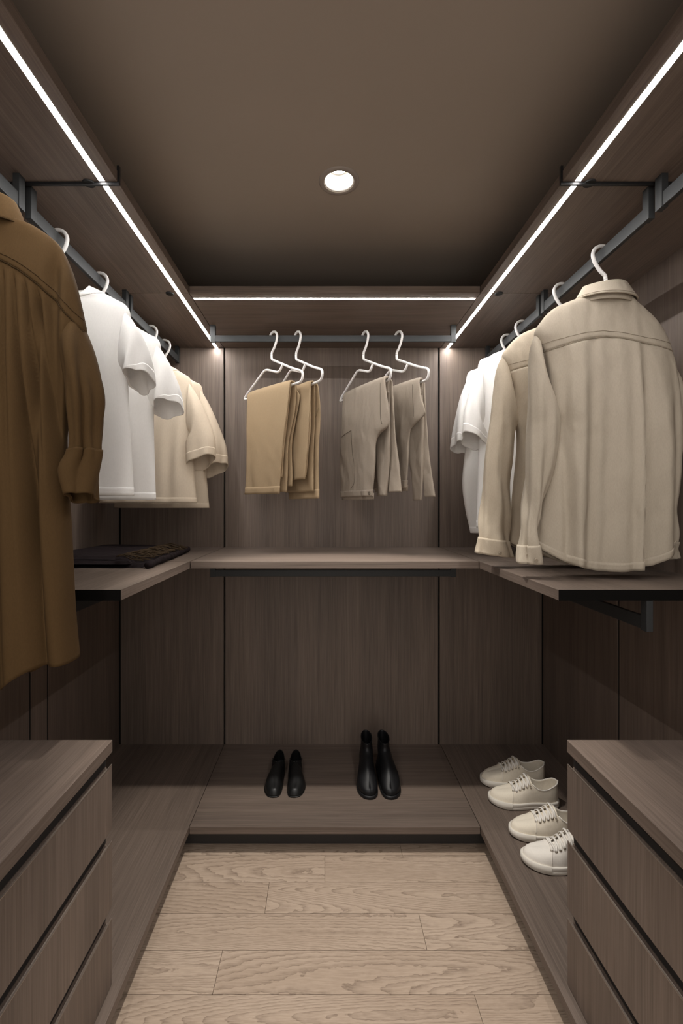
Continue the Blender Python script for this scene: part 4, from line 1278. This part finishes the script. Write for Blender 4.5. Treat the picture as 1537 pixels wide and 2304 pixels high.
FLAT_W = [(0, 0), (0.006, 0.012), (0.02, 0.020), (0.06, 0.0275), (0.14, 0.0345), (0.25, 0.0385), (0.38, 0.0375), (0.55, 0.032), (0.72, 0.0295), (0.87, 0.0275), (0.95, 0.021), (0.987, 0.011), (1, 0)]
FLAT_T = [(0.0, 0.0, 0.032, -0.026), (0.08, 0.0, 0.036, -0.024), (0.18, 0.0, 0.042, -0.018), (0.30, 0.0, 0.050, -0.010), (0.45, 0.0, 0.060, -0.004), (0.56, 0.0, 0.067, 0.0), (0.60, 0.006, 0.070, 0.0), (0.635, 0.022, 0.067, 0.0), (0.70, 0.0265, 0.058, 0.0), (0.78, 0.0255, 0.053, 0.0), (0.88, 0.0205, 0.060, 0.0), (0.96, 0.012, 0.067, 0.001), (1.0, 0.0, 0.070, 0.002)]
def flat_shoe(u, v, ang, label, mirror):
    t = empty('flat_shoe', (u, v, PLAT), label, 'shoe', 'black leather flats', ang)
    L = 0.242
    sk = 0.007 * (1 if mirror else -1)
    def zs(P, dz):
        P = P.copy(); P[:, 2] += dz * sstep(TT, 0.45, 0.75); return P
    rings_obj('sole', [zs(outline(L, FLAT_W, 0.0, -0.003, sk), 0.014), zs(outline(L, FLAT_W, 0.001, 0.0, sk), 0.014), zs(outline(L, FLAT_W, 0.006, 0.0006, sk), 0.014), zs(outline(L, FLAT_W, 0.0065, -0.003, sk), 0.014)], M['leather'], t, True, True)
    hj = [j for j in range(N) if TT[j] > 0.76]
    P = outline(L, FLAT_W, 0, -0.002, sk)[hj]
    n = len(hj)
    V = np.vstack([P * np.array([1, 0.94, 1]), P + np.array([0, 0, 0.016])])
    fix_normals(mesh_obj('heel', V, [list(range(n))[::-1], list(range(n, 2 * n))] + [(i, (i + 1) % n, n + (i + 1) % n, n + i) for i in range(n)], M['leather'], t, True))
    base = zs(outline(L, FLAT_W, 0.006, -0.0008, sk), 0.014)
    w, zt, sh = interp(TT, smooth_tab(FLAT_T)); w = np.where(TT < 0.575, 0.0, np.clip(w, 0, 1))
    sg = np.sign(np.sin(ANG)); sg[np.abs(np.sin(ANG)) < 1e-9] = 0
    cy = sk * np.sin(math.pi * np.clip(TT / 0.6, 0, 1)) * 0.8
    top = np.stack([L / 2 - L * TT + sh, sg * w + cy, zt], 1)
    ctl = base * 0.86 + top * 0.14
    ctl[:, 2] = base[:, 2] + (top[:, 2] - base[:, 2]) * np.where(TT < 0.58, 1.0, 0.6)
    rows = [(1 - k) ** 2 * base + 2 * k * (1 - k) * ctl + k * k * top for k in np.linspace(0, 1, 16)]
    up = weld(rings_obj('upper', rows, M['leather'], t, thick=0.0018))
    idx = [j for j in range(N) if TT[j] > 0.585]
    tube('topline', top[idx], 0.0015, M['leather'], up, 6, True)
    for sd in (1, -1):
        j = min([q for q in range(N) if np.sign(np.sin(ANG[q])) == sd], key=lambda q: abs(TT[q] - 0.79))
        torus('side_tab', top[j] + np.array([0, sd * 0.002, 0.001]), (1, 0, 0), 0.0022, 0.0012, M['leather'], up, 8, 5)
    ins = zs(outline(L, FLAT_W, 0.009, -0.004, sk), 0.014)
    fix_normals(mesh_obj('insole', ins, [list(range(N))], M['lining'], t, True))
    return t
flat_shoe(-0.2085, 1.978, -math.pi / 2 - 0.02, 'left shoe of the black leather flats on the back platform', False)
flat_shoe(-0.129, 1.978, -math.pi / 2 + 0.03, 'right shoe of the black leather flats on the back platform', True)

BOOT_W = [(0, 0), (0.010, 0.014), (0.035, 0.024), (0.09, 0.034), (0.17, 0.0405), (0.28, 0.0435), (0.42, 0.0405), (0.58, 0.034), (0.74, 0.0325), (0.88, 0.030), (0.95, 0.023), (0.987, 0.012), (1, 0)]
def boot(u, v, ang, label, mirror):
    t = empty('ankle_boot', (u, v, PLAT), label, 'boot', 'black ankle boots', ang)
    L = 0.266
    sk = 0.007 * (1 if mirror else -1)
    rings_obj('sole', [outline(L, BOOT_W, 0.0, -0.003, sk), outline(L, BOOT_W, 0.002, 0.0012, sk), outline(L, BOOT_W, 0.013, 0.0016, sk), outline(L, BOOT_W, 0.0145, -0.002, sk)], M['boot_leather'], t, True, True)
    hj = [j for j in range(N) if TT[j] > 0.74]
    P = outline(L, BOOT_W, 0.0, -0.0005, sk)[hj]; n = len(hj)
    V = np.vstack([P, P + np.array([0, 0, 0.030])])
    fix_normals(mesh_obj('heel', V, [list(range(n))[::-1], list(range(n, 2 * n))] + [(i, (i + 1) % n, n + (i + 1) % n, n + i) for i in range(n)], M['boot_leather'], t, True))
    def ell(cx, rx, ry, z, ztilt=0.0, cyo=0.0):
        return np.stack([cx + rx * np.cos(ANG), ry * np.sin(ANG) + cyo, z + ztilt * np.cos(ANG)], 1)
    b0 = outline(L, BOOT_W, 0.012, -0.002, sk)
    b1 = outline(L * 0.985, BOOT_W, 0.026, -0.0015, sk); b1[:, 2] += 0.006 * (1 - TT)
    b2 = outline(L * 0.90, BOOT_W, 0.0, -0.006, sk); b2[:, 0] -= 0.006
    b2[:, 2] = np.interp(TT, [0, 0.15, 0.4, 0.7, 1.0], [0.047, 0.052, 0.062, 0.062, 0.058])
    b3 = ell(-0.040, 0.082, 0.0305, 0.080, 0.010, sk * 0.5)
    b4 = ell(-0.064, 0.056, 0.0275, 0.104, 0.008)
    b5 = ell(-0.071, 0.050, 0.0255, 0.124, 0.0)
    b6 = ell(-0.072, 0.051, 0.0245, 0.142, -0.003)
    b7 = ell(-0.072, 0.052, 0.0245, 0.152, -0.005)
    C = np.array([b0, b1, b2, b3, b4, b5, b6, b7])
    nr = 34
    rows = np.zeros((nr, N, 3))
    for j in range(N):
        rows[:, j] = cr(C[:, j], nr)
    up = rings_obj('shaft', rows, M['boot_leather'], t, thick=0.002)
    tube('top_binding', np.vstack([b7, b7[:1]]), 0.0017, M['boot_leather'], up, 6, True)
    # elastic side gussets, laid just proud of the shaft
    for cols in (range(26, 37), range(N - 36, N - 25)):
        G_ = np.array([[rows[i, j % N] for j in cols] for i in range(19, 32)])
        cen = np.array([-0.07, 0, 0.14])
        G_[:, :, 1] += np.sign(G_[:, :, 1].mean()) * 0.0009
        fix_normals(mesh_obj('elastic_gusset', G_, grid_faces(G_.shape[0], G_.shape[1], False), M['lining'], up, True, smooth=True))
    ins = ell(-0.07, 0.048, 0.026, 0.06)
    fix_normals(mesh_obj('insole', ins, [list(range(N))], M['lining'], t, True))
    return t
boot(0.186, 1.978, -math.pi / 2 - 0.02, 'left black ankle boot on the back platform', False)
boot(0.266, 1.978, -math.pi / 2 + 0.03, 'right black ankle boot on the back platform', True)
